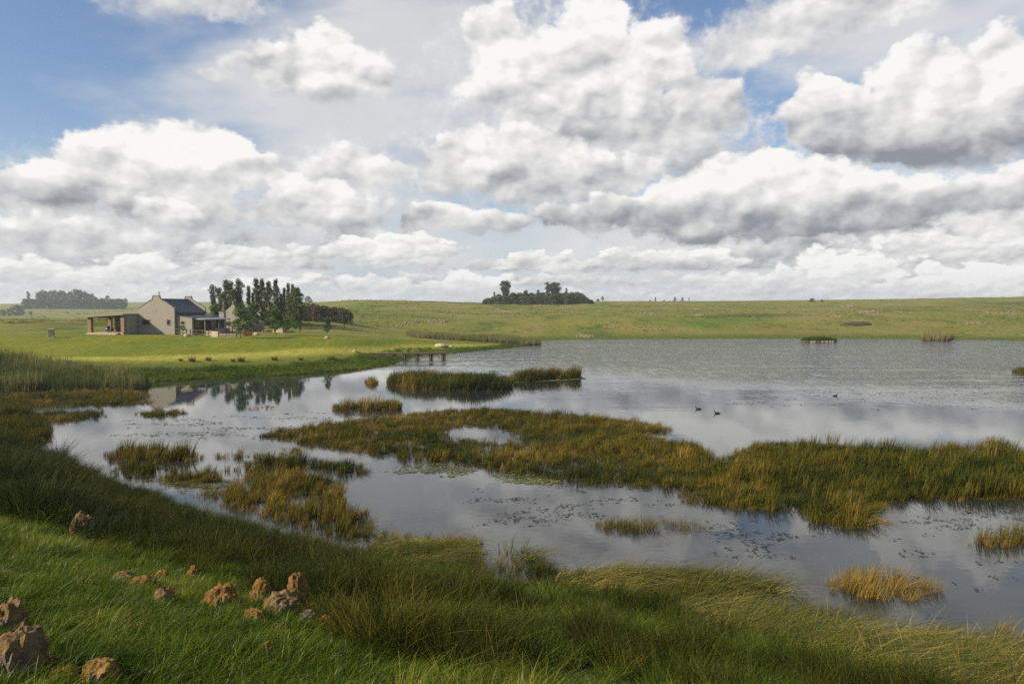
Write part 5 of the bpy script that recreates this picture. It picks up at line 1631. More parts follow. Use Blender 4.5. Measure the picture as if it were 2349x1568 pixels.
POPLAR = [tree_kind(10, 0.9, column(0.80), 0.6, 9.9, 60, 90, 0.60, 0.26, L_GUM, M_PALE_BARK, 300 + i, 0.16, 12) for i in range(4)]
OLIVE_POPLAR = [tree_kind(10, 0.9, column(0.95), 0.5, 9.9, 60, 90, 0.62, 0.26, L_GUM2, M_PALE_BARK, 310 + i, 0.16, 12) for i in range(2)]
GUM = [tree_kind(10, 1.5, lambda s: 1.0 * (0.6 + 0.6 * math.sin(s * 9 + i)) * (1 - 0.3 * s) + 0.3, 1.5, 9.7, 40, 100, 0.78, 0.28, L_GUM, M_PALE_BARK, 320 + i, 0.17, 12) for i in range(4)]
BROAD = [tree_kind(10, 2.2, lambda s: 2.0 * math.sqrt(max(0.03, 1 - (1.9 * s - 0.75) ** 2 * 0.75)), 0.8, 9.6, 90, 100, 0.85, 0.28, L_GUM2, M_BARK, 330 + i, 0.25, 12) for i in range(2)]
YOUNG = [tree_kind(5, 1.5, lambda s: 1.25 * (1 - 0.62 * s) * min(1, s * 4 + 0.5), 1.3, 5.0, 40, 60, 0.45, 0.22, L_YOUNG, M_BARK, 340 + i, 0.075, 14) for i in range(3)]
FARTREE = [tree_kind(10, 2.6, ball(2.3 + 0.4 * i), 2.2, 10, 40, 46, 1.0, 0.5, L_GUM, M_BARK, 350 + i, 0.28, 8) for i in range(3)]
FARTALL = [tree_kind(10, 1.3, lambda s: 1.5 * (0.7 + 0.3 * math.sin(s * 7 + i)) * math.sqrt(max(0.05, 1 - s ** 4)), 1.0, 10, 34, 46, 0.8, 0.45, L_GUM, M_BARK, 356 + i, 0.22, 8) for i in range(3)]
UMBREL = [tree_kind(10, 3.6, umbrella(3.3), 4.0, 9.7, 60, 90, 1.1, 0.42, L_GUM, M_BARK, 360 + i, 0.42, 14) for i in range(2)]
WATTLE = [tree_kind(5, 1.6, lambda s: 1.5 * (1 - 0.55 * s) + 0.2, 0.2, 5.0, 44, 60, 0.75, 0.38, L_WATTLE, M_BARK, 370 + i, 0.1, 6) for i in range(4)]
SCRUB = [tree_kind(4, 1.8, lambda s: 1.7 * (1 - 0.6 * s) + 0.3, 0.15, 3.9, 34, 40, 0.7, 0.34, L_SCRUB if i else L_WATTLE, M_BARK, 380 + i, 0.09, 6) for i in range(3)]
BUSH = [tree_kind(3, 1.6, ball(1.6), 0.2, 2.9, 30, 40, 0.6, 0.32, L_WATTLE, M_BARK, 390 + i, 0.1, 5) for i in range(2)]

def at_depth(u, y):
    x = (u - PW / 2) / FOC * y
    return Vector((x, y, gz(x, y)))
def height_for(u, vtop, pos):
    return at_y(u, vtop, pos.y).z - pos.z

# tall row behind the houses: (column, top row, depth, kind, sideways scale)
ORD = ['first', 'second', 'third', 'fourth', 'fifth', 'sixth', 'seventh', 'eighth', 'ninth', 'tenth', 'eleventh', 'twelfth', 'thirteenth', 'fourteenth', 'fifteenth', 'sixteenth', 'seventeenth']
row = [(491, 653, 188, GUM[0], 1.0), (507, 659, 193, GUM[1], 0.9), (519.5, 641.5, 186, GUM[2], 1.0), (530, 645, 190, GUM[3], 0.9), (537, 662, 184, BROAD[0], 0.8), (551, 640, 188, GUM[0], 0.9),
       (571, 657, 188, POPLAR[0], 0.8), (580, 672, 192, POPLAR[1], 0.8), (589, 640, 186, POPLAR[2], 0.95), (602, 641, 188, OLIVE_POPLAR[0], 1.0), (617, 647, 186, OLIVE_POPLAR[1], 1.1),
       (634, 643, 184, POPLAR[3], 1.0), (645, 674, 188, POPLAR[1], 0.9), (653, 661, 190, POPLAR[0], 0.7), (662, 651, 186, POPLAR[2], 0.75), (672, 653, 190, OLIVE_POPLAR[0], 0.8), (680, 659, 182, BROAD[1], 0.95)]
for i, (u, vt, D, k, w) in enumerate(row):
    pos = at_depth(u, D)
    h = height_for(u, vt, pos)
    plant(k, 'gum_tree', pos, h / 10.0 * w * (0.95 if k in BROAD else 0.80), i * 1.3, 'tall %s gum tree, %s from the left in the row behind the houses' % ('broad olive' if k in BROAD else 'slender dark' if k in POPLAR else 'slim olive' if k in OLIVE_POPLAR else 'loose crowned', ORD[i]),
          group='gum trees behind the houses', sz=h / 10.0)
young = [(494.5, 759, 699, 1.0, 'young bright green tree at the veranda end, first of the young trees'), (551, 775.5, 698, 1.15, 'largest young green tree, standing out on the lawn before the second house'),
         (580, 762, 697, 1.0, 'young green tree just right of the largest lawn tree'), (632.5, 770.5, 706, 1.0, 'young green tree before the pale pink stone wall, left of a smaller one'),
         (655.5, 768, 725, 0.95, 'small young green tree between two taller ones right of the pink wall'), (677.5, 762, 717, 0.95, 'young green tree furthest right of the tall gums'),
         (750.5, 770, 728, 0.9, 'lone young tree with thin trunk on the lawn right of all others')]
for i, (u, v, vt, w, lb) in enumerate(young):
    pos = on_ground(u, v)
    h = height_for(u, vt, pos)
    plant(YOUNG[i % 3], 'young_tree', pos, h / 5.0 * w, i * 2.1, lb, group='young trees on the lawn', sz=h / 5.0)
def fig_sapling():
    pos = on_ground(527 * 0 + 443 - 23.5, 772)
    p, s, g = crown_points(2, ball(0.55), 1.1, 1.75, 10, 14, 0.22, 77)
    crown = leaf_mesh('crown', p, 0.24, g, L_YOUNG, s)
    trunk = trunk_mesh('trunk', 1.8, 0.085, 7, 6, M_BARK, 0.5, 0.5)
    plant((trunk, crown), 'sapling', pos, 1.0, 0, 'stumpy bright green sapling in front of the farmhouse fence')
    # bare shrub right of the young trees
    pos = on_ground(688, 762)
    e = empty('bare_shrub', pos)
    g2 = random.Random(4)
    m = MB()
    for k in range(9):
        a = g2.uniform(0, 6.28); l = g2.uniform(0.5, 1.0)
        m.tube([(0, 0, -0.1), (math.cos(a) * 0.25 * l, math.sin(a) * 0.25 * l, 0.7), (math.cos(a) * l * 0.8, math.sin(a) * l * 0.8, 1.3 + 0.5 * l)], [0.05, 0.035, 0.012], 5)
        for q in range(3):
            b = a + g2.uniform(-0.8, 0.8)
            m.tube([(math.cos(a) * 0.4 * l, math.sin(a) * 0.4 * l, 0.95), (math.cos(b) * l * 0.9, math.sin(b) * l * 0.9, 1.2 + g2.uniform(0, 0.6))], [0.022, 0.008], 4)
    m.build('branches', M_BARK, e)
    tag(e, 'bare leafless shrub on the lawn beside the last young tree', 'shrub')
fig_sapling()
# bush belt right of the tall trees
belt = [(700, 700, 205, 0), (713, 697, 210, 1), (724, 700, 204, 2), (737, 701, 206, 1), (750, 702, 205, 0), (763, 704, 207, 0), (773, 704, 205, 2), (783, 707, 206, 0), (792, 710, 204, 0), (800, 716, 205, 0),
        (694, 731, 198, 1), (708, 732, 199, 1), (720, 730, 199, 2), (735, 729, 200, 1)]
for i, (u, vt, D, k) in enumerate(belt):
    pos = at_depth(u, D)
    h = max(1.2, height_for(u, vt, pos))
    lb = ('brown green scrub bush, %s from the left in the belt right of the gum trees' % ORD[i]) if i < 10 else ('low reddish scrub bush, %s from the left in front of the scrub belt' % ORD[i - 10])
    plant(SCRUB[k], 'scrub_bush', pos, max(h / 4.0, 0.5) * 1.05, i * 1.9, lb, 'bush', 'scrub belt right of the gum trees', sz=h / 4.0)

# centre grove on the skyline
g = random.Random(12)
for i in range(69):
    u = 1112 + (1362 - 1112) * ((i % 23) + g.uniform(-0.3, 0.3)) / 22.5
    back = i // 23
    D = (466, 478, 490)[back] + g.uniform(-5, 5)
    pos = at_depth(u, D)
    vt = np.interp(u, [1105, 1125, 1150, 1200, 1250, 1300, 1330, 1350, 1366], [692, 682, 676, 675, 675, 671, 675, 683, 691]) + g.uniform(-3, 4) + (4, 1, 0)[back]
    h = max(2.0, height_for(u, vt, pos))
    plant(WATTLE[g.randrange(4)], 'wattle_tree', pos, max(h / 5.0, 0.6) * 1.45, g.uniform(0, 6), 'dense dark wattle tree in the grove on the skyline right of centre', group='wattle trees of the centre grove', sz=h / 5.0)
for (u, vt, k, w, lb) in [(1160, 645, UMBREL[0], 0.85, 'tall umbrella shaped gum rising from the left of the centre grove'), (1134, 670, FARTALL[0], 0.8, 'slim tree at the left end of the centre grove'),
                          (1206, 666, UMBREL[1], 0.6, 'low rounded gum crown above the middle of the centre grove'), (1235, 666, FARTREE[1], 0.7, 'broad pale gum crown right of the grove middle'),
                          (1256, 648, FARTALL[1], 1.1, 'tall narrow gum left beside the biggest crown of the centre grove'), (1273, 648, UMBREL[1], 0.85, 'biggest rounded gum crown at the right of the centre grove'),
                          (1299, 661, FARTALL[2], 0.6, 'small spiky tree right of the biggest crown in the centre grove')]:
    pos = at_depth(u, 476)
    h = height_for(u, vt, pos)
    plant(k, 'gum_tree', pos, h / 10 * w, u * 0.1, lb, sz=h / 10)
# scattered skyline trees to the right
for (u, vt, D, k, lb) in [(1382, 680, 560, FARTREE[0], 'round tree just right of the centre grove'), (1371, 686, 560, BUSH[0], 'low bush between the centre grove and a round tree'), (1491, 688, 560, BUSH[1], 'leftmost low bush of the small skyline group'),
                          (1503, 681.5, 560, FARTALL[1], 'slim tree of the small skyline group right of the grove'), (1523, 688.5, 560, BUSH[0], 'small low bush between two skyline tree groups'),
                          (1548, 681, 560, FARTREE[1], 'left of two round trees on the right skyline'), (1565, 682, 560, FARTREE[2], 'right of two round trees on the right skyline'), (1580, 683, 560, FARTALL[2], 'slim tree right beside two round skyline trees'),
                          (1862, 684, 545, BUSH[1], 'dark wind bent shrub on the right skyline'), (1884, 687, 545, BUSH[0], 'small shrub beside rocks on the right skyline'),
                          (707, 680, 700, FARTREE[2], 'hazy round tree far behind, right of the tall gums')]:
    pos = at_depth(u, D)
    h = max(1.0, height_for(u, vt, pos))
    base = 10.0 if k in FARTREE or k in FARTALL else 3.0
    plant(k, 'bush' if base == 3.0 else 'distant_tree', pos, h / base * (1.15 if base == 10 else 1.3), u, lb, 'bush' if base == 3.0 else 'tree', sz=h / base)

# far left grove
g = random.Random(22)
tops = ([250, 280, 310, 345, 370, 400, 425, 450, 480, 510, 540, 570, 600, 625, 650, 680, 705, 740, 760, 790, 820, 850, 880, 905, 930, 960, 990, 1050, 1080, 1110, 1130, 1150, 1175, 1225],
        [300, 220, 298, 300, 230, 225, 208, 215, 230, 215, 208, 225, 215, 215, 240, 225, 290, 200, 205, 205, 220, 235, 245, 245, 270, 290, 285, 262, 290, 300, 295, 298, 325, 288])
for i, (cx_, cy_) in enumerate(zip(*tops)):
    u = cx_ * 0.2358; vt = 617.1 + cy_ * 0.2358
    pos = at_depth(u, 1040 + g.uniform(-22, 22) - (cx_ > 700) * 12)
    h = height_for(u, vt, pos)
    k = (FARTALL if i % 3 == 1 else FARTREE)[g.randrange(3)]
    s_ = h / 10
    single = i == 1
    last = i == len(tops[0]) - 1
    plant(k, 'distant_tree', pos, s_ * 0.85, g.uniform(0, 6), 'lone tree standing apart at the left end of the far left wood' if single else 'conical tree at the right end of the far left wood' if last else
          'blue hazed tree in the far left wood behind the fields', group=None if single or last else 'trees of the far left wood', sz=s_)
    if i % 2 == 0 and not single:       # understorey fills the wood down to the ground
        pos = at_depth(u + 3, 1022)
        plant(WATTLE[i % 4], 'distant_tree', pos, 3.6, i, 'low dense tree at the foot of the far left wood', group='understorey of the far left wood', sz=2.4)
for (cx_, cyt, cyb, lb) in [(20, 395, 450, 'round bushy tree at the left edge of the far fields'), (100, 395, 450, 'broad bushy tree in the field cluster at far left'), (160, 352, 450, 'tallest tree of the field cluster at far left'),
                            (210, 405, 448, 'round bush right of the tallest field tree'), (290, 412, 446, 'small round bush right end of the field cluster'), (655, 414, 434, 'single small bush among the grazing cattle')]:
    pos = on_ground(cx_ * 0.2358, 617.1 + cyb * 0.2358)
    h = height_for(cx_ * 0.2358, 617.1 + cyt * 0.2358, pos)
    plant(BUSH[cx_ % 2], 'bush', pos, h / 3.0 * 1.2, cx_, lb, 'bush', sz=h / 3.0)

# ------------------------------------------------------------------ rocks
def rock_mat(name, ochre, brown, grey, greyness):
    m, t = new_mat(name)
    v = coords(t)
    n = t.noise(v, 3.5, 6, 0.65); n2 = t.noise(v, 14.0, 5, 0.7); n3 = t.noise(v, 2.0, 3, 0.5)
    pits = t.voro(v, 11.0, 1.0, 0.5)
    c = t.mixc(t.smooth(n, 0.35, 0.66), brown, ochre)
    c = t.mixc(t.smooth(n3 + (n2 - 0.5) * 0.5, 0.60 - greyness * 0.25, 0.70 - greyness * 0.2), c, grey)
    c = t.mixc(t.smooth(n2, 0.55, 0.75) * 0.5, c, (0.05, 0.03, 0.015))
    t.put(t.b.inputs['Base Color'], c); t.put(t.b.inputs['Roughness'], 0.95); t.put(t.b.inputs['Specular IOR Level'], 0.15)
    bump(t, n2 * 0.8 + t.smooth(pits, 0.0, 0.35) * 0.9 + n * 0.5, 0.9, 0.06)
    return m
R_OCHRE = rock_mat('ochre_rock', (0.30, 0.165, 0.038), (0.13, 0.066, 0.020), (0.17, 0.135, 0.10), 0.10)
R_MIXED = rock_mat('lichen_rock', (0.26, 0.165, 0.06), (0.12, 0.075, 0.034), (0.15, 0.12, 0.09), 0.35)
R_GREY = rock_mat('grey_rock', (0.17, 0.12, 0.075), (0.11, 0.08, 0.055), (0.19, 0.165, 0.14), 0.9)

def rock_mesh(name, seed, sx, sy, sz, mat, sub=4, rough=0.36):
    bm = bmesh.new()
    bmesh.ops.create_icosphere(bm, subdivisions=sub, radius=1.0)
    off = Vector((seed * 3.17, seed * 1.71, seed * 5.3))
    for v in bm.verts:
        p = v.co.copy()
        d = 1.0 + rough * 0.62 * (mnoise.fractal(p * 1.1 + off, 1.0, 2.0, 2)) + 0.13 * mnoise.fractal(p * 3.2 + off, 0.8, 2.0, 4)
        cell = mnoise.voronoi(p * 2.6 + off)[0]
        d += 0.20 * min(0.35, cell[1] - cell[0]) - 0.05
        d += 0.06 * mnoise.noise(p * 14 + off)
        v.co = p * d
        if v.co.z < -0.45: v.co.z = -0.45 + (v.co.z + 0.45) * 0.2
    for f in bm.faces:
        f.smooth = False
    me = bpy.data.meshes.new(name)
    bm.to_mesh(me); bm.free()
    me.transform(Matrix.Diagonal((sx, sy, sz, 1)))
    me.materials.append(mat)
    return me

ROCKS = [  # x0, y0, x1, y1 in the lower left corner, material, label
 (480, 130, 625, 295, R_MIXED, 'tall grey and brown standing rock in the grass at left'), (620, 172, 682, 206, R_OCHRE, 'small flat rock behind the tall standing rock'),
 (120, 302, 242, 332, R_OCHRE, 'low dark rock in grass left of the standing rock'), (268, 316, 314, 342, R_OCHRE, 'pebble sized rock right of the low dark rock'), (20, 495, 88, 532, R_OCHRE, 'small brown rock near the left edge of the grass'),
 (622, 478, 690, 520, R_GREY, 'pale grey lump at the start of the rock line'), (672, 477, 740, 525, R_MIXED, 'pale tan lump touching the grey lump'), (750, 506, 892, 580, R_MIXED, 'flat tan rock second in the rock line'),
 (865, 535, 1018, 618, R_OCHRE, 'rusty broad rock third in the rock line'), (1045, 500, 1140, 578, R_OCHRE, 'pointed golden rock behind the rusty broad rock'), (1015, 575, 1090, 625, R_OCHRE, 'low brown rock right beside the rusty broad rock'),
 (1185, 484, 1242, 516, R_GREY, 'small dark grey stone between two golden rocks'), (1265, 472, 1350, 552, R_OCHRE, 'knobbly yellow rock at the upper right of the rock line'), (1115, 590, 1160, 625, R_OCHRE, 'small brown rock above the upright squarish rock'),
 (1045, 628, 1180, 748, R_MIXED, 'upright squarish rock left of the big golden boulder'), (1170, 690, 1235, 738, R_OCHRE, 'low rock against the right foot of the squarish rock'), (1270, 705, 1342, 748, R_GREY, 'small grey stone left of the big golden boulder'),
 (1370, 615, 1600, 778, R_OCHRE, 'big rounded golden boulder in the middle of the grass'), (1560, 685, 1680, 765, R_OCHRE, 'wedge rock leaning on the right of the golden boulder'), (1690, 585, 1850, 725, R_OCHRE, 'tall orange rock between golden boulder and main pile'),
 (1870, 605, 1950, 668, R_GREY, 'grey stone behind the main rock pile'), (1945, 548, 2100, 770, R_OCHRE, 'highest orange rock of the main pile'), (1770, 660, 2030, 828, R_MIXED, 'large grey faced rock in front of the main pile'),
 (1630, 765, 1800, 872, R_OCHRE, 'dark red rock at the lower left of the main pile'), (2080, 728, 2168, 792, R_OCHRE, 'small orange rock on the right of the main pile'), (2030, 770, 2160, 862, R_GREY, 'grey rock at the lower right of the main pile'),
 (2160, 810, 2280, 898, R_OCHRE, 'yellow rock standing apart right of the main pile'), (820, 812, 902, 876, R_OCHRE, 'dark brown upright rock below the rock line'), (860, 858, 992, 900, R_OCHRE, 'low rusty slab right of the dark upright rock'),
 (1735, 1000, 1868, 1095, R_OCHRE, 'yellow tan rock alone in the lower grass'), (1130, 820, 1192, 856, R_OCHRE, 'small half buried rock below the squarish rock'), (1310, 275, 1432, 365, R_OCHRE, 'tan rock half hidden under tussock grass'),
 (1290, 385, 1352, 420, R_OCHRE, 'little rock below the hidden tan rock'), (-60, 735, 132, 965, R_MIXED, 'block shaped rock topping the pile at the left edge'), (-90, 950, 240, 1290, R_MIXED, 'biggest boulder in the lower left corner'),
 (100, 930, 265, 1005, R_OCHRE, 'shaded slab behind the biggest corner boulder'), (235, 1093, 372, 1195, R_OCHRE, 'dark brown rock right of the biggest corner boulder'), (345, 1122, 455, 1190, R_OCHRE, 'small dark rock second right of the corner boulder'),
 (295, 1168, 505, 1290, R_OCHRE, 'rusty rock at the bottom edge beside the corner boulder'), (495, 1133, 775, 1300, R_OCHRE, 'broad orange boulder cut by the bottom edge at lower left'), (2070, 1065 - 10, 2145, 1110, R_OCHRE, 'lone tan rock low in the grass right of all others')]
for i, (x0, y0, x1, y1, m, lb) in enumerate(ROCKS):
    u, vb, vt = (x0 + x1) / 2 * 0.3368, 1147.2 + y1 * 0.3368, 1147.2 + y0 * 0.3368
    if 'lone tan rock' in lb:
        u, vb, vt = 1036, 1522, 1506; x0, x1 = 0, 78
    p = on_ground(u, vb - 0.1 * (vb - vt))
    dist = p.y * CP + (CAM_H - p.z) * SP
    w = (x1 - x0) * 0.3368 / FOC * dist
    h = (vb - vt) / FOC * dist
    sx, sz = w * 0.50, max(h - 0.08 * w, 0.6 * h) * (0.92 if i in (0, 14, 19) else 0.84)
    me = rock_mesh('rock', i + 1, sx, (sx * 0.8 + sz * 0.25), sz, m)
    o = obj('rock', me, None, None, (p.x, p.y + sx * 0.5, p.z + sz * 0.28 + 0.03))
    o.rotation_euler = (0, 0, 0)
    tag(o, lb, 'rock', 'brown rocks scattered over the foreground grass')

# stones on the lawn and islands
for (u, v, w, h, m, lb) in [(1012, 795, 34, 8, M_PALE_STONE, 'pale flat boulder heap on the lawn tip'), (1036, 794.5, 10, 4, M_PALE_STONE, 'small pale stone right of the flat boulder heap'), (814, 807, 12, 6, M_STONE, 'dark stone on the mown strip left of the jetty'),
                            (588.5, 768, 14, 7, M_PALE_STONE, 'white boulder on the lawn behind the largest young tree'), (750, 776, 12, 6, M_PALE_STONE, 'white stone at the foot of the lone young tree'), (607, 761, 12, 4, M_STONE, 'tan flat stone by the long rail fence'),
                            (433 * 0 + 428, 772, 14, 8, M_STONE, 'brown boulder between the two rail fences') , (378 + 8, 766.5, 14, 15, M_STONE, 'stacked stones between patio pillar and rail fence'), (453, 770, 9, 7, M_STONE, 'dark rock in front of the farmhouse gable') if False else (455 - 22 + 0, 771, 8, 5, M_STONE, 'small dark rock beside the brown boulder')]:
    p = on_ground(u, v)
    sx = w / FOC * p.y * 0.5; sz = h / FOC * p.y * 0.7
    o = obj('boulder', rock_mesh('boulder', int(u), sx, sx * 0.7, sz, m, 3), None, None, (p.x, p.y, p.z + sz * 0.3))
    tag(o, lb, 'boulder')

def outcrop(u, v, wu, wv, n, size, label, seed, mat=None, name='rock_outcrop'):
    g = random.Random(seed)
    bm = bmesh.new()
    for k in range(n):
        p = on_ground(u + g.gauss(0, 0.35) * wu, v + g.gauss(0, 0.35) * wv)
        if p.y > 900 or p.y < 195 or p.z < 0.05: continue
        s = size * g.uniform(0.25, 1.1) * 0.45
        r = bmesh.ops.create_icosphere(bm, subdivisions=1, radius=1.0)
        for q in r['verts']:
            c = q.co * g.uniform(0.7, 1.15)
            q.co = Vector((p.x + c.x * s * 1.25, p.y + c.y * s, p.z + c.z * s * 0.75 + s * 0.2))
    me = bpy.data.meshes.new(name); bm.to_mesh(me); bm.free()
    me.materials.append(mat or M_FIELD)
    tag(obj(name, me), label, 'rocks', kind='stuff')
M_FIELD = simple_mat('field_stone', (0.15, 0.105, 0.062), (0.24, 0.18, 0.115), 0.4, 0.95, 0.4)
for i, (u, v, wu, wv, n, s, lb) in enumerate([
    (830, 689.5, 95, 1.6, 90, 1.3, 'brown rock rubble along the left hill crest'), (1000, 737, 60, 6, 90, 0.9, 'rubble strewn knoll above the pale reed belt'), (920, 745, 60, 5, 60, 0.8, 'loose stones left of the rubble knoll'),
    (1135, 708, 28, 4, 30, 1.1, 'stone patch on the slope below the centre grove'), (1240, 703, 26, 2.5, 50, 1.3, 'reddish rock heap in front of the centre grove'), (1310, 709, 60, 3, 60, 1.2, 'line of field stones right of the centre grove foot'),
    (1497, 720, 40, 3.5, 60, 1.1, 'brown rock outcrop in mid slope right of the grove'), (1400, 751, 26, 4, 60, 0.8, 'left rock heap close to the far shore'), (1500, 756, 36, 3.5, 60, 0.8, 'right rock heap close to the far shore'),
    (1600, 724, 24, 3, 40, 1.0, 'rock scatter beside the green hollow'), (1340, 772, 24, 4, 70, 0.8, 'brown rubble on the far water edge right of the pale reeds'), (1560, 690, 40, 1.5, 24, 1.4, 'skyline stones right of the small tree group'),
    (1730, 692, 40, 1.2, 24, 1.4, 'low skyline stones at centre right'), (1880, 690, 30, 1.5, 30, 1.5, 'rocks beside the skyline shrubs'), (1950, 702, 26, 3, 60, 1.3, 'pinkish outcrop high on the right slope'),
    (1990, 716, 46, 4, 110, 1.2, 'large pink brown outcrop in the middle of the right slope'), (1860, 712, 40, 3, 40, 1.1, 'small outcrop left of the large pink outcrop'), (1920, 726, 34, 3, 50, 1.0, 'small outcrop above the dark earth mound'),
    (2300, 720, 60, 6, 80, 1.1, 'stones near the right edge of the slope'), (2240, 742, 60, 6, 70, 0.8, 'stones above the far right shore'), (2070, 690, 20, 1.0, 20, 1.4, 'stones on the right skyline')]):
    outcrop(u, v, wu, wv, n, s, lb, 100 + i)

def earth_mound():
    p = on_ground(1966, 746)
    m = bmesh.new()
    bmesh.ops.create_icosphere(m, subdivisions=4, radius=1.0)
    for v in m.verts:
        n = mnoise.fractal(v.co * 1.5 + Vector((4, 2, 1)), 0.9, 2.0, 4)
        v.co *= 1 + 0.22 * n
        v.co.x *= 5.2; v.co.y *= 2.6; v.co.z *= 1.15 * (1.0 + 0.1 * v.co.x / 5.2)
    me = bpy.data.meshes.new('earth_mound'); m.to_mesh(me); m.free(); me.shade_smooth()
    me.materials.append(simple_mat('dark_soil', (0.035, 0.022, 0.016), (0.075, 0.048, 0.034), 1.5, 0.95, 0.6))
    tag(obj('earth_mound', me, None, None, (p.x, p.y, p.z)), 'dark heap of soil on the right slope beyond the pond', 'mound')
earth_mound()

# small rocky island in the far pond
def islet():
    P0 = at_z(1879, 783.5)
    root = empty('islet', (P0.x, P0.y, 0))
    tag(root, 'small grassy islet with a stony foot far out on the pond', 'islet')
    bm = bmesh.new()
    bmesh.ops.create_icosphere(bm, subdivisions=4, radius=1.0)
    for v in bm.verts:
        n = mnoise.fractal(v.co * 1.8, 0.9, 2.0, 3)
        v.co *= 1 + 0.15 * n
        v.co.x *= 4.0; v.co.y *= 2.4; v.co.z *= 0.75
    me = bpy.data.meshes.new('islet_mound'); bm.to_mesh(me); bm.free(); me.shade_smooth(); me.materials.append(simple_mat('islet_soil', (0.045, 0.05, 0.015), (0.08, 0.065, 0.03), 1.5, 0.95, 0.4))
    obj('mound', me, None, root)
    g = np.random.default_rng(9)
    n = 420
    a = g.uniform(0, 6.28, n); r = np.sqrt(g.uniform(0, 1, n))
    x, y = np.cos(a) * r * 3.7, np.sin(a) * r * 2.2
    z = 0.7 * np.sqrt(np.maximum(0, 1 - r ** 2)) - 0.05
    k = ~((y < -1.7) & (np.abs(x) < 2.0))
    o = scatter('islet_grass', np.stack([x, y, z], 1)[k], BANK, g.uniform(0.9, 1.7, n)[k], rots(n, g, 3, 0.1)[k], np.clip(g.normal(0.12, 0.12, n), 0, 1)[k], g.integers(0, 4, n)[k], 'dark green grass on top', root)
    gg = random.Random(8)
    for i in range(22):
        me = rock_mesh('stone', i + 60, 0.28 * gg.uniform(0.6, 1.4), 0.25, 0.2, M_STONE, 2)
        obj('stone', me, None, root, (gg.uniform(-2.6, 2.6), -2.0 + gg.uniform(-0.25, 0.35), 0.08))
islet()

# ------------------------------------------------------------------ animals
def coot(u, v, rz, label):
    p = at_z(u, v)
    root = empty('coot', (p.x, p.y, 0), rz, 0.88)
    tag(root, label, 'bird', 'coots swimming on the pond')
    bm = bmesh.new()
    prof = [(-0.26, 0.0, 0.07, 0.012), (-0.22, 0.0, 0.06, 0.05), (-0.12, 0, 0.045, 0.088), (0.0, 0, 0.04, 0.10), (0.10, 0, 0.05, 0.09), (0.17, 0, 0.08, 0.066), (0.20, 0, 0.14, 0.045), (0.215, 0, 0.19, 0.036),
            (0.235, 0, 0.225, 0.042), (0.27, 0, 0.235, 0.036), (0.295, 0, 0.228, 0.018)]
    rings = []
    for i, (x, y, z, r) in enumerate(prof):
        q = prof[min(i + 1, len(prof) - 1)]; pv = prof[max(i - 1, 0)]
        d = Vector((q[0] - pv[0], 0, q[2] - pv[2])).normalized(); up = Vector((-d.z, 0, d.x))
        rings.append([bm.verts.new(Vector((x, 0, z)) + Vector((0, 1, 0)) * r * math.cos(a) * (1.0) + up * r * 0.9 * math.sin(a)) for a in [2 * math.pi * k / 12 for k in range(12)]])
    for a, b in zip(rings, rings[1:]):
        for k in range(12):
            bm.faces.new((a[k], a[(k + 1) % 12], b[(k + 1) % 12], b[k]))
    bm.faces.new(rings[0][::-1]); bm.faces.new(rings[-1])
    bmesh.ops.recalc_face_normals(bm, faces=bm.faces)
    for f in bm.faces: f.smooth = True
    me = bpy.data.meshes.new('body'); bm.to_mesh(me); bm.free()
    obj('body', me, M_COOT, root)
    m = MB(); m.tube([(0.288, 0, 0.232), (0.345, 0, 0.218)], [0.016, 0.004], 8); m.build('beak', M_WHITE, root)
    m = MB(); m.hexa([(-0.34, -0.02, 0.06), (-0.24, -0.05, 0.05), (-0.24, 0.05, 0.05), (-0.34, 0.02, 0.06), (-0.34, -0.015, 0.075), (-0.24, -0.04, 0.085), (-0.24, 0.04, 0.085), (-0.34, 0.015, 0.075)]); m.build('tail', M_COOT, root)
M_COOT = simple_mat('black_plumage', (0.010, 0.010, 0.012), (0.025, 0.024, 0.026), 8.0, 0.6, 0.1)
coot(1602, 938, math.pi * 0.95, 'dark coot swimming, left one of the near pair')
coot(1645, 948, math.pi * 1.0, 'dark coot swimming, right one of the near pair')
coot(1916, 908, 0.15, 'single dark coot further out on the pond at right')

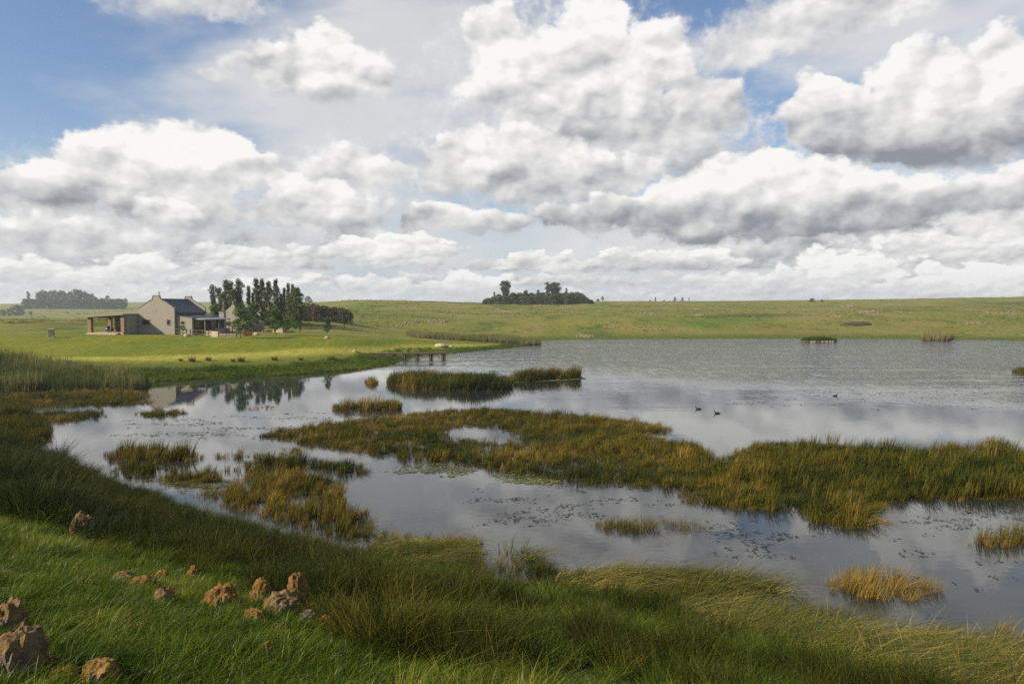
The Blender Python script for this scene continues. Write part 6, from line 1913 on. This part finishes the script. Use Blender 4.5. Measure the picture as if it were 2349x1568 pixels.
def cow_mesh(name, mat, graze=True):
    """one continuous skinned body: trunk, four jointed legs, neck and head"""
    V = [(-0.75, 0, 1.12), (-0.3, 0, 1.08), (0.25, 0, 1.10), (0.7, 0, 1.18)]          # pelvis .. shoulder
    Rd = [0.30, 0.40, 0.40, 0.32]
    E = [(0, 1), (1, 2), (2, 3)]
    def add(p, r, par):
        V.append(p); Rd.append(r); E.append((par, len(V) - 1)); return len(V) - 1
    if graze:
        n = add((1.0, 0, 0.95), 0.17, 3); n = add((1.22, 0, 0.55), 0.13, n); n = add((1.32, 0, 0.32), 0.13, n); add((1.42, 0, 0.10), 0.08, n)
    else:
        n = add((1.0, 0, 1.35), 0.18, 3); n = add((1.2, 0, 1.5), 0.14, n); n = add((1.38, 0, 1.46), 0.13, n); add((1.62, 0, 1.34), 0.08, n)
    for s in (-1, 1):
        k = add((-0.72, 0.2 * s, 0.72), 0.16, 0); k = add((-0.82, 0.21 * s, 0.45), 0.075, k); k = add((-0.78, 0.21 * s, 0.2), 0.055, k); add((-0.76, 0.21 * s, 0.0), 0.06, k)
        k = add((0.66, 0.19 * s, 0.72), 0.12, 3); k = add((0.68, 0.2 * s, 0.40), 0.07, k); k = add((0.66, 0.2 * s, 0.18), 0.05, k); add((0.68, 0.2 * s, 0.0), 0.06, k)
    t_ = add((-0.98, 0, 1.2), 0.05, 0); add((-1.04, 0, 0.6), 0.03, t_)
    me = bpy.data.meshes.new(name); me.from_pydata(V, E, [])
    o = bpy.data.objects.new(name, me); COL.objects.link(o)
    md = o.modifiers.new('skin', 'SKIN')
    for sv, r in zip(me.skin_vertices[0].data, Rd):
        sv.radius = (r, r)
    me.skin_vertices[0].data[0].use_root = True
    sb = o.modifiers.new('sub', 'SUBSURF'); sb.levels = 1; sb.render_levels = 1
    dg = bpy.context.evaluated_depsgraph_get()
    out = bpy.data.meshes.new_from_object(o.evaluated_get(dg))
    bpy.data.objects.remove(o)
    out.materials.clear(); out.materials.append(mat)
    return out
M_COW = simple_mat('dark_cattle_hide', (0.018, 0.012, 0.010), (0.05, 0.03, 0.02), 1.0, 0.8, 0.0)
COWS = [cow_mesh('cow', M_COW, True), cow_mesh('cow_up', M_COW, False)]
g = random.Random(77)
for i, (cx_, cy_) in enumerate([(310, 470), (372, 465), (425, 463), (441, 462), (748, 442), (768, 443), (784, 443), (820, 440), (851, 441), (921, 430), (964, 427), (994, 427), (1037, 418), (1132, 415), (1197, 411), (1243, 411), (1280, 406), (1342, 403)]):
    p = on_ground(cx_ * 0.2358, 617.1 + cy_ * 0.2358)
    o = obj('cow', COWS[i % 3 == 0], None, None, (p.x, p.y, p.z - 0.02))
    o.rotation_euler = (0, 0, g.choice([0, math.pi]) + g.uniform(-0.6, 0.6))
    tag(o, 'dark cattle grazing in the pale field behind the patio at far left', 'cow', 'grazing cattle in the far left field')

# leafy weeds in the near grass
def weeds():
    g = np.random.default_rng(5)
    lm = plain_blade_mat('broad_leaf', (0.06, 0.14, 0.012), (0.11, 0.20, 0.03))
    for (u, v, s, lb) in [(1292 * 0.7912 / 0.7912 * 0 + 960, 1462, 0.34, 'broad leaved green weed in the lower grass, left of the dark tussock'), (1035 - 15, 1478, 0.30, 'broad leaved green weed right beside its twin in the lower grass')]:
        p = on_ground(u, v)
        o = tuft('dock_plant', 12, s, 0.06, 0.05, 0.45, 0.6, int(u), 4, mat=lm)
        o.location = p; link(o); tag(o, lb, 'weed')
weeds()

# ------------------------------------------------------------------ haze: thin even air that fades the far country
def haze():
    mb = MB(); mb.box(-3000, 3000, -3000, 3000, -8.0, 40)
    o = mb.build('haze', None)
    m = bpy.data.materials.new('haze'); m.use_nodes = True
    nt = m.node_tree; nt.nodes.clear()
    out = nt.nodes.new('ShaderNodeOutputMaterial'); pv = nt.nodes.new('ShaderNodeVolumePrincipled')
    pv.inputs['Color'].default_value = (0.80, 0.88, 1.0, 1); pv.inputs['Density'].default_value = 0.00020
    pv.inputs['Anisotropy'].default_value = 0.2
    nt.links.new(pv.outputs[0], out.inputs['Volume'])
    o.data.materials.append(m)
    tag(o, 'thin pale haze over the far fields', 'haze', kind='stuff')
    scene.cycles.volume_bounces = 1
USE_HAZE = True
if USE_HAZE:
    haze()
scene.cycles.use_denoising = False
scene.cycles.use_adaptive_sampling = True
scene.cycles.adaptive_threshold = 0.015
scene.cycles.max_bounces = 4
scene.cycles.diffuse_bounces = 1
scene.cycles.glossy_bounces = 2
scene.cycles.transmission_bounces = 1
scene.cycles.sample_clamp_indirect = 2.0
scene.cycles.sample_clamp_direct = 6.0
scene.cycles.caustics_reflective = False
scene.cycles.caustics_refractive = False
